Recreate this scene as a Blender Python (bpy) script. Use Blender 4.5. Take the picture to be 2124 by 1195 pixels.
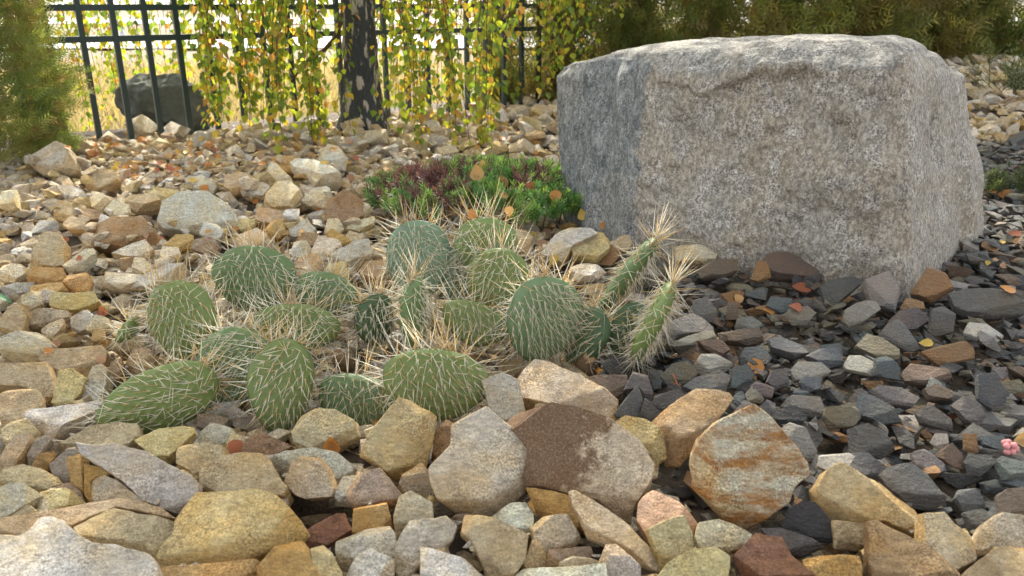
import bpy, bmesh, math, random
import numpy as np
from mathutils import Vector, Matrix, noise as mnoise

for _o in list(bpy.data.objects): bpy.data.objects.remove(_o, do_unlink=True)
scene = bpy.context.scene
COL = scene.collection
R = math.radians
rng = random.Random(7)
nrg = np.random.default_rng(11)

# ------------------------------------------------------------------ camera
CAM_H, PITCH, FPX, CX, CY = 0.55, R(19.6), 1667.0, 1062.0, 597.5
cam_d = bpy.data.cameras.new("camera"); cam = bpy.data.objects.new("camera", cam_d); COL.objects.link(cam)
cam.location = (0, 0, CAM_H); cam.rotation_euler = (R(90) - PITCH, 0, 0)
cam_d.sensor_width = 36.0; cam_d.lens = 36.0 * FPX / 2124.0
cam_d.clip_start = 0.02; cam_d.clip_end = 1500.0
cam_d.dof.use_dof = True; cam_d.dof.focus_distance = 1.3; cam_d.dof.aperture_fstop = 10.0
scene.camera = cam
scene.render.resolution_x, scene.render.resolution_y = 1024, 576

# ------------------------------------------------------------------ light
SUN_EL, SUN_AZ = R(39), R(-9)          # azimuth from +Y towards +X
world = bpy.data.worlds.new("World"); scene.world = world; world.use_nodes = True
wn = world.node_tree; wn.nodes.clear()
w_out = wn.nodes.new("ShaderNodeOutputWorld"); w_bg = wn.nodes.new("ShaderNodeBackground")
w_sky = wn.nodes.new("ShaderNodeTexSky"); w_sky.sky_type = 'NISHITA'; w_sky.sun_disc = False
w_sky.sun_elevation = SUN_EL; w_sky.sun_rotation = SUN_AZ
w_sky.air_density = 0.8; w_sky.dust_density = 3.0; w_sky.ozone_density = 0.6
w_hsv = wn.nodes.new("ShaderNodeHueSaturation"); w_hsv.inputs["Saturation"].default_value = 0.22
wn.links.new(w_sky.outputs[0], w_hsv.inputs["Color"]); wn.links.new(w_hsv.outputs[0], w_bg.inputs[0])
w_bg.inputs[1].default_value = 0.15
wn.links.new(w_bg.outputs[0], w_out.inputs[0])
sun_d = bpy.data.lights.new("sun", 'SUN'); sun_d.energy = 2.8; sun_d.angle = R(0.6); sun_d.color = (1.0, 0.93, 0.80)
sun = bpy.data.objects.new("sun", sun_d); COL.objects.link(sun); sun.location = (-2, 8, 8)
_sd = Vector((math.sin(SUN_AZ) * math.cos(SUN_EL), math.cos(SUN_AZ) * math.cos(SUN_EL), math.sin(SUN_EL)))
sun.rotation_euler = _sd.to_track_quat('Z', 'Y').to_euler()
vs = scene.view_settings; vs.view_transform = 'Standard'; vs.look = 'None'; vs.gamma = 1.0; vs.use_curve_mapping = False
vs.exposure = 1.98

# ------------------------------------------------------------------ pixel geometry
_F = np.array([0, math.cos(PITCH), -math.sin(PITCH)]); _U = np.array([0, math.sin(PITCH), math.cos(PITCH)]); _C = np.array([0, 0, CAM_H])
def ray(px, py): return _F + (px - CX) / FPX * np.array([1.0, 0, 0]) - (py - CY) / FPX * _U
def on_z(px, py, z=0.0):
    d = ray(px, py); return _C + d * ((z - CAM_H) / d[2])
def at_y(px, py, y):
    d = ray(px, py); return _C + d * (y / d[1])
def to_px(p):
    q = np.asarray(p, float) - _C; z = q @ _F
    return CX + FPX * q[..., 0] / z, CY - FPX * (q @ _U) / z
def smooth(x, a, b):
    t = np.clip((np.asarray(x, float) - a) / (b - a), 0, 1); return t * t * (3 - 2 * t)
def in_poly(x, y, poly):
    x = np.asarray(x, float); y = np.asarray(y, float); r = np.zeros(x.shape, bool); n = len(poly)
    for i in range(n):
        x1, y1 = poly[i]; x2, y2 = poly[(i + 1) % n]
        if y1 == y2: continue
        r ^= ((y1 > y) != (y2 > y)) & (x < (x2 - x1) * (y - y1) / (y2 - y1) + x1)
    return r
# vectorised value noise
def vnoise(P, seed=0):
    P = np.asarray(P, float); I = np.floor(P).astype(np.int64); Fr = P - I; Fr = Fr * Fr * (3 - 2 * Fr)
    def h(i, j, k):
        n = (i * 73856093) ^ (j * 19349663) ^ (k * 83492791) ^ (seed * 2654435761)
        n = (n ^ (n >> 13)) * 1274126177 & 0x7fffffff; n = (n ^ (n >> 15)) * 2246822519 & 0x7fffffff
        return (n & 0xffff) / 32767.5 - 1.0
    i, j, k = I[:, 0], I[:, 1], I[:, 2]; x, y, z = Fr[:, 0], Fr[:, 1], Fr[:, 2]
    def L(a, b, t): return a + (b - a) * t
    return L(L(L(h(i, j, k), h(i + 1, j, k), x), L(h(i, j + 1, k), h(i + 1, j + 1, k), x), y),
             L(L(h(i, j, k + 1), h(i + 1, j, k + 1), x), L(h(i, j + 1, k + 1), h(i + 1, j + 1, k + 1), x), y), z)
def vnoise3(P, seed=0): return np.stack([vnoise(P, seed + 17 * c) for c in range(3)], 1)

# ------------------------------------------------------------------ object helpers
def tag(o, label=None, cat=None, group=None, kind=None):
    if label: o["label"] = label
    if cat: o["category"] = cat
    if group: o["group"] = group
    if kind: o["kind"] = kind
    return o
def empty(name, loc=(0, 0, 0)):
    o = bpy.data.objects.new(name, None); COL.objects.link(o); o.location = loc; o.empty_display_size = 0.05; return o
def make_mesh(name, V, Fc, mat, cols=None, smooth_angle=None, fattr=None):
    me = bpy.data.meshes.new(name)
    V = np.asarray(V, dtype=np.float32)
    if isinstance(Fc, np.ndarray):
        n, k = Fc.shape
        me.vertices.add(len(V)); me.vertices.foreach_set("co", V.ravel())
        me.loops.add(n * k); me.loops.foreach_set("vertex_index", Fc.astype(np.int32).ravel())
        me.polygons.add(n); me.polygons.foreach_set("loop_start", np.arange(0, n * k, k, dtype=np.int32))
        me.update(calc_edges=True); me.validate()
    else:
        me.from_pydata(V.tolist(), [], Fc); me.update()
    if mat: me.materials.append(mat)
    if cols is not None:
        ca = me.color_attributes.new("Col", 'FLOAT_COLOR', 'POINT')
        c4 = np.ones((len(V), 4), np.float32); c4[:, :np.asarray(cols).shape[1]] = cols
        ca.data.foreach_set("color", c4.ravel())
    if fattr:
        for k, v in fattr.items():
            a = me.attributes.new(k, 'FLOAT', 'POINT'); a.data.foreach_set("value", np.asarray(v, np.float32))
    if smooth_angle is not None:
        me.shade_smooth()
        if smooth_angle < 3.1: me.set_sharp_from_angle(angle=smooth_angle)
    return me
def link(name, me, parent=None, loc=(0, 0, 0)):
    o = bpy.data.objects.new(name, me); COL.objects.link(o); o.location = loc
    if parent is not None: o.parent = parent
    return o
class MB:
    """collects vertices, faces and colours for one mesh"""
    def __init__(s): s.V = []; s.F = []; s.C = []; s.n = 0
    def add(s, V, F, c=None):
        V = np.asarray(V, float); s.V.append(V); s.F += [tuple(int(i) + s.n for i in f) for f in F]
        if c is not None:
            c = np.asarray(c, float); s.C.append(np.tile(c, (len(V), 1)) if c.ndim == 1 else c)
        s.n += len(V)
    def tube(s, pts, rad, k=6, c=None, cap=True):
        pts = np.asarray(pts, float); n = len(pts); rad = np.broadcast_to(rad, (n,)); V = []
        T = np.gradient(pts, axis=0); T /= np.linalg.norm(T, axis=1)[:, None] + 1e-12
        a = np.array([0, 0, 1.0]) if abs(T[0][2]) < 0.9 else np.array([1.0, 0, 0])
        N = np.cross(T[0], a); N /= np.linalg.norm(N)
        for i in range(n):
            N = N - T[i] * (N @ T[i]); N /= np.linalg.norm(N) + 1e-12; B = np.cross(T[i], N)
            for q in range(k):
                t = 2 * math.pi * q / k; V.append(pts[i] + rad[i] * (math.cos(t) * N + math.sin(t) * B))
        F = [(i * k + q, i * k + (q + 1) % k, (i + 1) * k + (q + 1) % k, (i + 1) * k + q) for i in range(n - 1) for q in range(k)]
        if cap: F += [tuple(range(k - 1, -1, -1)), tuple((n - 1) * k + q for q in range(k))]
        s.add(V, F, c)
    def mesh(s, name, mat, smooth_angle=None):
        V = np.concatenate(s.V); C = np.concatenate(s.C) if s.C else None
        return make_mesh(name, V, s.F, mat, C, smooth_angle)
def srgb(r, g, b):
    f = lambda c: (c / 255 / 12.92) if c / 255 <= 0.04045 else ((c / 255 + 0.055) / 1.055) ** 2.4
    return (f(r), f(g), f(b))

# ------------------------------------------------------------------ materials
def new_mat(name):
    m = bpy.data.materials.new(name); m.use_nodes = True; nt = m.node_tree
    b = nt.nodes["Principled BSDF"]; b.inputs["Specular IOR Level"].default_value = 0.25
    return m, nt, b
def N(nt, t, **kw):
    n = nt.nodes.new(t)
    for k, v in kw.items(): setattr(n, k, v)
    return n
def noise_n(nt, vec, scale, detail=3, rough=0.55):
    n = N(nt, "ShaderNodeTexNoise"); n.inputs["Scale"].default_value = scale; n.inputs["Detail"].default_value = detail
    n.inputs["Roughness"].default_value = rough
    if vec is not None: nt.links.new(vec, n.inputs["Vector"])
    return n.outputs["Fac"]
def ramp(nt, src, pts):
    r = N(nt, "ShaderNodeMapRange"); r.inputs[1].default_value, r.inputs[2].default_value, r.inputs[3].default_value, r.inputs[4].default_value = pts
    nt.links.new(src, r.inputs[0]); return r.outputs[0]
def math_n(nt, op, a, b):
    m = N(nt, "ShaderNodeMath", operation=op)
    for i, v in enumerate((a, b)):
        if isinstance(v, (int, float)): m.inputs[i].default_value = v
        else: nt.links.new(v, m.inputs[i])
    return m.outputs[0]
def mix(nt, fac, a, b, mode='MIX'):
    m = N(nt, "ShaderNodeMix", data_type='RGBA', blend_type=mode)
    for s, v in ((m.inputs[0], fac), (m.inputs[6], a), (m.inputs[7], b)):
        if isinstance(v, (int, float)): s.default_value = v
        elif isinstance(v, tuple): s.default_value = (*v[:3], 1)
        else: nt.links.new(v, s)
    return m.outputs[2]
def bump(nt, b, hs, dist=0.002, strength=0.6):
    n = N(nt, "ShaderNodeBump"); n.inputs["Strength"].default_value = strength; n.inputs["Distance"].default_value = dist
    nt.links.new(hs, n.inputs["Height"]); nt.links.new(n.outputs[0], b.inputs["Normal"])

def stone_mat(name, joined, slate=False, half=False):
    m, nt, b = new_mat(name); b.inputs["Roughness"].default_value = 0.88 if not slate else 0.62
    tc = N(nt, "ShaderNodeTexCoord"); oi = N(nt, "ShaderNodeObjectInfo"); gp = N(nt, "ShaderNodeNewGeometry")
    if joined:
        at = N(nt, "ShaderNodeAttribute", attribute_name="Col"); base = at.outputs["Color"]; stain_amt = 0.3; vec = gp.outputs["Position"]
    else:
        base = oi.outputs["Color"]; stain_amt = oi.outputs["Alpha"]
        ad = N(nt, "ShaderNodeVectorMath", operation='ADD'); nt.links.new(gp.outputs["Position"], ad.inputs[0])
        mu = N(nt, "ShaderNodeVectorMath", operation='SCALE'); cb = N(nt, "ShaderNodeCombineXYZ")
        for i in range(3): nt.links.new(oi.outputs["Random"], cb.inputs[i])
        nt.links.new(cb.outputs[0], mu.inputs[0]); mu.inputs[3].default_value = 37.0
        nt.links.new(mu.outputs[0], ad.inputs[1]); vec = ad.outputs[0]
    big = noise_n(nt, vec, 16, 4); mid = noise_n(nt, vec, 60, 4, 0.65); fine = noise_n(nt, vec, 420, 3, 0.7); grain = noise_n(nt, vec, 900, 2)
    if slate:
        c = mix(nt, ramp(nt, big, (0.42, 0.66, 0, 0.55)), base, mix(nt, 1.0, base, (1.25, 1.0, 0.72), 'MULTIPLY'))
        c = mix(nt, ramp(nt, mid, (0.55, 0.75, 0, 0.5)), c, mix(nt, 1.0, base, (1.6, 1.6, 1.55), 'MULTIPLY'))
        c = mix(nt, 1.0, c, mix(nt, ramp(nt, fine, (0.3, 0.7, 0, 1)), (0.72, 0.72, 0.74), (1.28, 1.27, 1.24)), 'MULTIPLY')
        ln = noise_n(nt, vec, 34, 2); vein = ramp(nt, math_n(nt, 'ABSOLUTE', math_n(nt, 'SUBTRACT', ln, 0.5), 0), (0.0, 0.006, 0.16, 0))
        c = mix(nt, vein, c, (0.42, 0.40, 0.36))
    else:
        c = mix(nt, ramp(nt, big, (0.40, 0.62, 0, 0.75)), base, mix(nt, 1.0, base, (1.02, 0.84, 0.55), 'MULTIPLY'))
        c = mix(nt, ramp(nt, noise_n(nt, vec, 23, 3), (0.50, 0.68, 0, 0.55)), c, mix(nt, 1.0, base, (0.92, 0.96, 1.02), 'MULTIPLY'))
        mpv = N(nt, "ShaderNodeMapping"); mpv.inputs["Scale"].default_value = (0.55, 0.8, 2.3); mpv.inputs["Rotation"].default_value = (0.5, 0.35, 0); nt.links.new(vec, mpv.inputs[0])
        st = ramp(nt, noise_n(nt, mpv.outputs[0], 22, 6, 0.75), (0.42, 0.58, 0, 1.0))
        sf = math_n(nt, 'MULTIPLY', st, stain_amt)
        c = mix(nt, sf, c, mix(nt, noise_n(nt, vec, 75, 3), (0.20, 0.085, 0.03), (0.50, 0.26, 0.085)))
        c = mix(nt, ramp(nt, mid, (0.54, 0.70, 0, 0.6)), c, mix(nt, 1.0, base, (0.52, 0.47, 0.42), 'MULTIPLY'))
        c = mix(nt, ramp(nt, noise_n(nt, vec, 9, 8, 0.75), (0.52, 0.66, 0, 0.55)), c, mix(nt, 1.0, base, (0.62, 0.52, 0.42), 'MULTIPLY'))
        c = mix(nt, ramp(nt, noise_n(nt, vec, 38, 5, 0.7), (0.54, 0.70, 0, 0.55)), c, mix(nt, 1.0, base, (1.35, 1.36, 1.36), 'MULTIPLY'))
        c = mix(nt, ramp(nt, noise_n(nt, vec, 20, 3), (0.40, 0.62, 0.30, 1.0)), c, mix(nt, 1.0, c, mix(nt, ramp(nt, fine, (0.34, 0.66, 0, 1)), (0.50, 0.47, 0.43), (1.42, 1.42, 1.40)), 'MULTIPLY'))
        gr_ = noise_n(nt, mpv.outputs[0], 150, 5, 0.8)
        c = mix(nt, 0.8, c, mix(nt, 1.0, c, mix(nt, ramp(nt, gr_, (0.36, 0.64, 0, 1)), (0.88, 0.85, 0.80), (1.68, 1.66, 1.60)), 'MULTIPLY'))
        pit = ramp(nt, noise_n(nt, vec, 240, 2, 0.5), (0.67, 0.75, 0, 0.5)); c = mix(nt, pit, c, mix(nt, 1.0, base, (0.32, 0.27, 0.22), 'MULTIPLY'))
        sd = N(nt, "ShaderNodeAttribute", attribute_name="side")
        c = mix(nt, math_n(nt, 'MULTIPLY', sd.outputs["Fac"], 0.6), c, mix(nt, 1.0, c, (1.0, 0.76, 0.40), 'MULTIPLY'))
        if half:
            sx = N(nt, "ShaderNodeSeparateXYZ"); nt.links.new(tc.outputs["Object"], sx.inputs[0])
            e = math_n(nt, 'ADD', math_n(nt, 'ADD', sx.outputs[0], math_n(nt, 'MULTIPLY', sx.outputs[2], -0.5)), math_n(nt, 'MULTIPLY', math_n(nt, 'SUBTRACT', mid, 0.5), 0.16))
            c = mix(nt, ramp(nt, e, (-0.012, 0.012, 0.9, 0)), c, mix(nt, ramp(nt, fine, (0.5, 0.62, 0, 0.6)), (0.17, 0.085, 0.042), (0.36, 0.27, 0.17)))
    nt.links.new(c, b.inputs["Base Color"])
    h = math_n(nt, 'ADD', math_n(nt, 'MULTIPLY', noise_n(nt, vec, 55, 7, 0.75), 1.6), math_n(nt, 'MULTIPLY', fine, 0.22))
    if slate:
        wv = N(nt, "ShaderNodeTexWave"); wv.inputs["Scale"].default_value = 60; wv.inputs["Distortion"].default_value = 9; wv.bands_direction = 'Z'
        nt.links.new(vec, wv.inputs["Vector"]); h = math_n(nt, 'ADD', h, math_n(nt, 'MULTIPLY', wv.outputs["Fac"], 0.12))
    bump(nt, b, h, 0.014 if not slate else 0.009, 0.95)
    return m
M = {}
M['tan'] = stone_mat('limestone', False); M['tan_j'] = stone_mat('limestone_rubble', True)
M['slate'] = stone_mat('slate', False, True); M['slate_j'] = stone_mat('slate_rubble', True, True)
M['half'] = stone_mat('limestone_half_rust', False, half=True)

def soil_mat():
    m, nt, b = new_mat('soil'); b.inputs["Roughness"].default_value = 1.0
    tc = N(nt, "ShaderNodeTexCoord"); v = tc.outputs["Object"]
    c = mix(nt, noise_n(nt, v, 40, 5), (0.05, 0.038, 0.026), (0.13, 0.10, 0.07))
    nt.links.new(c, b.inputs["Base Color"]); bump(nt, b, noise_n(nt, v, 150, 4), 0.01, 0.8); return m
M['soil'] = soil_mat()

def boulder_mat():
    m, nt, b = new_mat('granite'); b.inputs["Roughness"].default_value = 0.82; b.inputs["Specular IOR Level"].default_value = 0.35
    tc = N(nt, "ShaderNodeTexCoord"); v = tc.outputs["Object"]
    sk = N(nt, "ShaderNodeAttribute", attribute_name="skin"); skin_shade_f = sk.outputs["Fac"]
    mp = N(nt, "ShaderNodeMapping"); mp.inputs["Scale"].default_value = (1.0, 1.0, 0.62); nt.links.new(v, mp.inputs[0]); vs_ = mp.outputs[0]
    n1 = noise_n(nt, v, 230, 4, 0.75); n2 = noise_n(nt, v, 95, 3, 0.6); n3 = noise_n(nt, v, 9, 4); n4 = noise_n(nt, v, 28, 4); ns = noise_n(nt, vs_, 40, 3)
    warm = mix(nt, ramp(nt, n3, (0.35, 0.65, 0, 1)), (0.41, 0.355, 0.27), (0.43, 0.40, 0.345))  # front face colour includes the warmth of bounced light
    warm = mix(nt, ramp(nt, n4, (0.48, 0.68, 0, 0.7)), warm, (0.66, 0.64, 0.60))
    warm = mix(nt, ramp(nt, noise_n(nt, v, 14, 5, 0.7), (0.52, 0.68, 0, 0.6)), warm, (0.24, 0.20, 0.155))
    cool = mix(nt, ramp(nt, ns, (0.3, 0.7, 0, 1)), (0.155, 0.175, 0.18), (0.38, 0.395, 0.39))  # left face: bluish sky shade painted in, along with darker weathered stone
    c = mix(nt, skin_shade_f, warm, cool)
    sp = mix(nt, ramp(nt, n1, (0.40, 0.60, 0, 1)), (0.34, 0.33, 0.32), (1.38, 1.37, 1.35))
    sp2 = mix(nt, ramp(nt, noise_n(nt, vs_, 120, 4, 0.7), (0.42, 0.58, 0, 1)), (0.5, 0.48, 0.46), (1.25, 1.24, 1.22))
    c = mix(nt, ramp(nt, n4, (0.40, 0.60, 0.35, 1.0)), c, mix(nt, 1.0, c, sp, 'MULTIPLY'))
    c = mix(nt, 0.7, c, mix(nt, 1.0, c, sp2, 'MULTIPLY'))
    c = mix(nt, ramp(nt, n2, (0.60, 0.72, 0, 0.55)), c, (0.08, 0.08, 0.075))
    c = mix(nt, ramp(nt, n2, (0.40, 0.28, 0, 0.5)), c, (0.58, 0.56, 0.53))
    nt.links.new(c, b.inputs["Base Color"])
    h = math_n(nt, 'ADD', noise_n(nt, v, 70, 6, 0.75), math_n(nt, 'MULTIPLY', n1, 0.25))
    bump(nt, b, h, 0.012, 0.8); return m
M['boulder'] = boulder_mat()

def flat_mat(name, col, rough=0.7, var=0.25, scale=60, spec=0.25, bmp=0.0):
    m, nt, b = new_mat(name); b.inputs["Roughness"].default_value = rough; b.inputs["Specular IOR Level"].default_value = spec
    tc = N(nt, "ShaderNodeTexCoord"); n = noise_n(nt, tc.outputs["Object"], scale, 4)
    lo = tuple(c * (1 - var) for c in col); hi = tuple(c * (1 + var) for c in col)
    nt.links.new(mix(nt, n, lo, hi), b.inputs["Base Color"])
    if bmp: bump(nt, b, n, bmp, 0.7)
    return m
def leaf_mat(name, joined, trans=0.5, gloss=0.35, satur=1.0):
    m, nt, b = new_mat(name); b.inputs["Roughness"].default_value = 0.5; b.inputs["Specular IOR Level"].default_value = gloss
    if joined: src = N(nt, "ShaderNodeAttribute", attribute_name="Col").outputs["Color"]
    else: src = N(nt, "ShaderNodeObjectInfo").outputs["Color"]
    tc = N(nt, "ShaderNodeTexCoord"); n = noise_n(nt, tc.outputs["Object"], 90, 3)
    c = mix(nt, 1.0, src, mix(nt, n, (0.7, 0.7, 0.7), (1.25, 1.25, 1.25)), 'MULTIPLY')
    nt.links.new(c, b.inputs["Base Color"])
    if trans > 0:
        tr = N(nt, "ShaderNodeBsdfTranslucent"); nt.links.new(mix(nt, 1.0, c, (1.5, 1.45, 0.8), 'MULTIPLY'), tr.inputs[0])
        mx = N(nt, "ShaderNodeMixShader"); mx.inputs[0].default_value = trans
        nt.links.new(b.outputs[0], mx.inputs[1]); nt.links.new(tr.outputs[0], mx.inputs[2])
        nt.links.new(mx.outputs[0], nt.nodes["Material Output"].inputs[0])
    return m
M['leaf'] = leaf_mat('birch_leaf', False, 0.55); M['leaf_j'] = leaf_mat('birch_foliage', True, 0.55)
M['dry_leaf'] = leaf_mat('fallen_leaf', False, 0.25, 0.2); M['needle'] = leaf_mat('needle_foliage', True, 0.35, 0.3)
M['spine'] = leaf_mat('cactus_spine', True, 0.25, 0.3)
M['fence'] = flat_mat('green_paint', (0.012, 0.030, 0.026), 0.45, 0.2, 30, 0.5)
M['twig'] = flat_mat('twig', (0.085, 0.05, 0.035), 0.8, 0.3, 80)
M['drygrass'] = leaf_mat('dry_grass', True, 0.3, 0.2)
# ------------------------------------------------------------------ ground
def ground_z(x, y):
    x = np.asarray(x, float); y = np.asarray(y, float)
    z = 0.26 * smooth(y, 2.6, 5.6) * smooth(x, 0.9, 2.6)
    z = z + 0.012 * np.sin(x * 2.1 + 1) * np.sin(y * 1.7) * smooth(y, 1.5, 2.5)
    return z
def _sm(x, a, b):
    t = (x - a) / (b - a); t = 0.0 if t < 0 else 1.0 if t > 1 else t; return t * t * (3 - 2 * t)
def gz1(x, y): return 0.26 * _sm(y, 2.6, 5.6) * _sm(x, 0.9, 2.6) + 0.012 * math.sin(x * 2.1 + 1) * math.sin(y * 1.7) * _sm(y, 1.5, 2.5)
def inp1(x, y, poly):
    r = False; n = len(poly)
    for i in range(n):
        x1, y1 = poly[i]; x2, y2 = poly[(i + 1) % n]
        if (y1 > y) != (y2 > y) and x < (x2 - x1) * (y - y1) / (y2 - y1) + x1: r = not r
    return r
# fence line (also where the garden ends)
FD = np.array([0.801, 0.599]); FD = FD / np.linalg.norm(FD); F0 = np.array([-1.855, 3.36]); BAR = 0.1255
def fence_pt(i): return F0 + FD * BAR * i
def beyond(x, y):   # signed distance past the fence
    return -(x - F0[0]) * FD[1] + (y - F0[1]) * FD[0]
SOIL = -0.04
xs = np.linspace(-6, 7, 131); ys = np.linspace(-2.0, 9.0, 111)
X, Y = np.meshgrid(xs, ys)
Z = ground_z(X, Y) + SOIL - 0.25 * smooth(beyond(X, Y), 0.25, 2.5) * (X < 1.8)
V = np.stack([X.ravel(), Y.ravel(), Z.ravel()], 1)
nx = len(xs); idx = np.arange(len(V)).reshape(len(ys), nx)
Q = np.stack([idx[:-1, :-1].ravel(), idx[:-1, 1:].ravel(), idx[1:, 1:].ravel(), idx[1:, :-1].ravel()], 1)
soil = link("ground", make_mesh("ground", V, Q, M['soil'], smooth_angle=3.14)); tag(soil, kind="structure")

def meadow_mat():
    m, nt, b = new_mat('meadow'); b.inputs["Roughness"].default_value = 1.0
    tc = N(nt, "ShaderNodeTexCoord"); v = tc.outputs["Object"]
    c = mix(nt, noise_n(nt, v, 1.7, 6, 0.7), (0.09, 0.07, 0.045), (0.27, 0.22, 0.145))
    c = mix(nt, ramp(nt, noise_n(nt, v, 0.35, 4), (0.5, 0.7, 0, 0.6)), c, (0.12, 0.12, 0.05))
    nt.links.new(c, b.inputs["Base Color"]); bump(nt, b, noise_n(nt, v, 12, 5), 0.08, 0.8); return m
M['meadow'] = meadow_mat()
def land_z(y): return -0.32 - 2.9 * smooth(y, 4.5, 62) + 0.0 * y
ys2 = np.concatenate([np.linspace(3.0, 20, 40), np.linspace(21, 120, 60), np.linspace(130, 900, 25)])
xs2 = np.concatenate([np.linspace(-500, -40, 14), np.linspace(-36, 36, 73), np.linspace(40, 500, 14)])
X, Y = np.meshgrid(xs2, ys2)
Z = land_z(Y) + 0.10 * np.sin(X * 0.9 + Y * 0.5) * smooth(Y, 6, 20) + 1.2 * smooth(Y, 130, 320)
flatten = smooth(Y, 76, 80) * (1 - smooth(Y, 100, 104)) + smooth(Y, 128, 134) * (1 - smooth(Y, 190, 200))
V = np.stack([X.ravel(), Y.ravel(), Z.ravel()], 1)
nx = len(xs2); idx = np.arange(len(V)).reshape(len(ys2), nx)
Q = np.stack([idx[:-1, :-1].ravel(), idx[:-1, 1:].ravel(), idx[1:, 1:].ravel(), idx[1:, :-1].ravel()], 1)
meadow = link("meadow", make_mesh("meadow", V, Q, M['meadow'], smooth_angle=3.14)); tag(meadow, kind="structure")
M['road'] = flat_mat('pale_concrete', (0.36, 0.355, 0.34), 0.8, 0.12, 0.6)
def strip(name, y0, y1, slope, lift):
    n = 60; xr = np.linspace(-300, 300, n); V = []
    for x in xr:
        for y in (y0, (y0 + y1) / 2, y1):
            yy = y + slope * x; V.append((x, yy, float(land_z(yy)) + 0.14 + lift + 1.2 * float(smooth(yy, 130, 320))))
    F = [(i * 3 + j, (i + 1) * 3 + j, (i + 1) * 3 + j + 1, i * 3 + j + 1) for i in range(n - 1) for j in (0, 1)]
    o = link(name, make_mesh(name, V, F, M['road'])); tag(o, kind="structure"); return o
strip("road", 70, 96, 0.02, 0.02)
strip("far_road", 150, 190, 0.03, 0.03)
# ------------------------------------------------------------------ stones traced from the photograph
# colour code, stain, tilt(deg), label or '-', outline in photo pixels
PAL = {'cr': (0.55, 0.50, 0.385), 'tn': (0.44, 0.36, 0.24), 'oc': (0.44, 0.30, 0.13), 'yl': (0.52, 0.44, 0.25), 'gr': (0.47, 0.46, 0.415),
       'wh': (0.58, 0.57, 0.54), 'br': (0.28, 0.205, 0.13), 'pk': (0.53, 0.37, 0.28), 'pc': (0.60, 0.535, 0.43), 'mv': (0.33, 0.275, 0.22), 'rd': (0.20, 0.105, 0.08),
       'dk': (0.088, 0.086, 0.080), 'bk': (0.045, 0.045, 0.044), 'bl': (0.102, 0.114, 0.114), 'sg': (0.135, 0.132, 0.122), 'sb': (0.150, 0.112, 0.084), 'sm': (0.122, 0.108, 0.102),
       'ol': (0.155, 0.145, 0.105), 'so': (0.26, 0.155, 0.075), 'sw': (0.46, 0.44, 0.40), 'sl': (0.25, 0.235, 0.21)}
CWORD = {'cr': 'cream', 'tn': 'tan', 'oc': 'ochre', 'yl': 'yellowish', 'gr': 'grey', 'wh': 'whitish', 'br': 'brown', 'pk': 'pinkish', 'pc': 'pale pinkish cream', 'mv': 'mauve-brown', 'rd': 'dark red-brown',
         'dk': 'dark grey', 'bk': 'blackish', 'bl': 'blue-grey', 'sg': 'mid grey', 'sb': 'brownish', 'sm': 'mauve-grey', 'ol': 'olive-grey', 'so': 'rusty brown', 'sw': 'whitish', 'sl': 'pale grey'}
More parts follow.
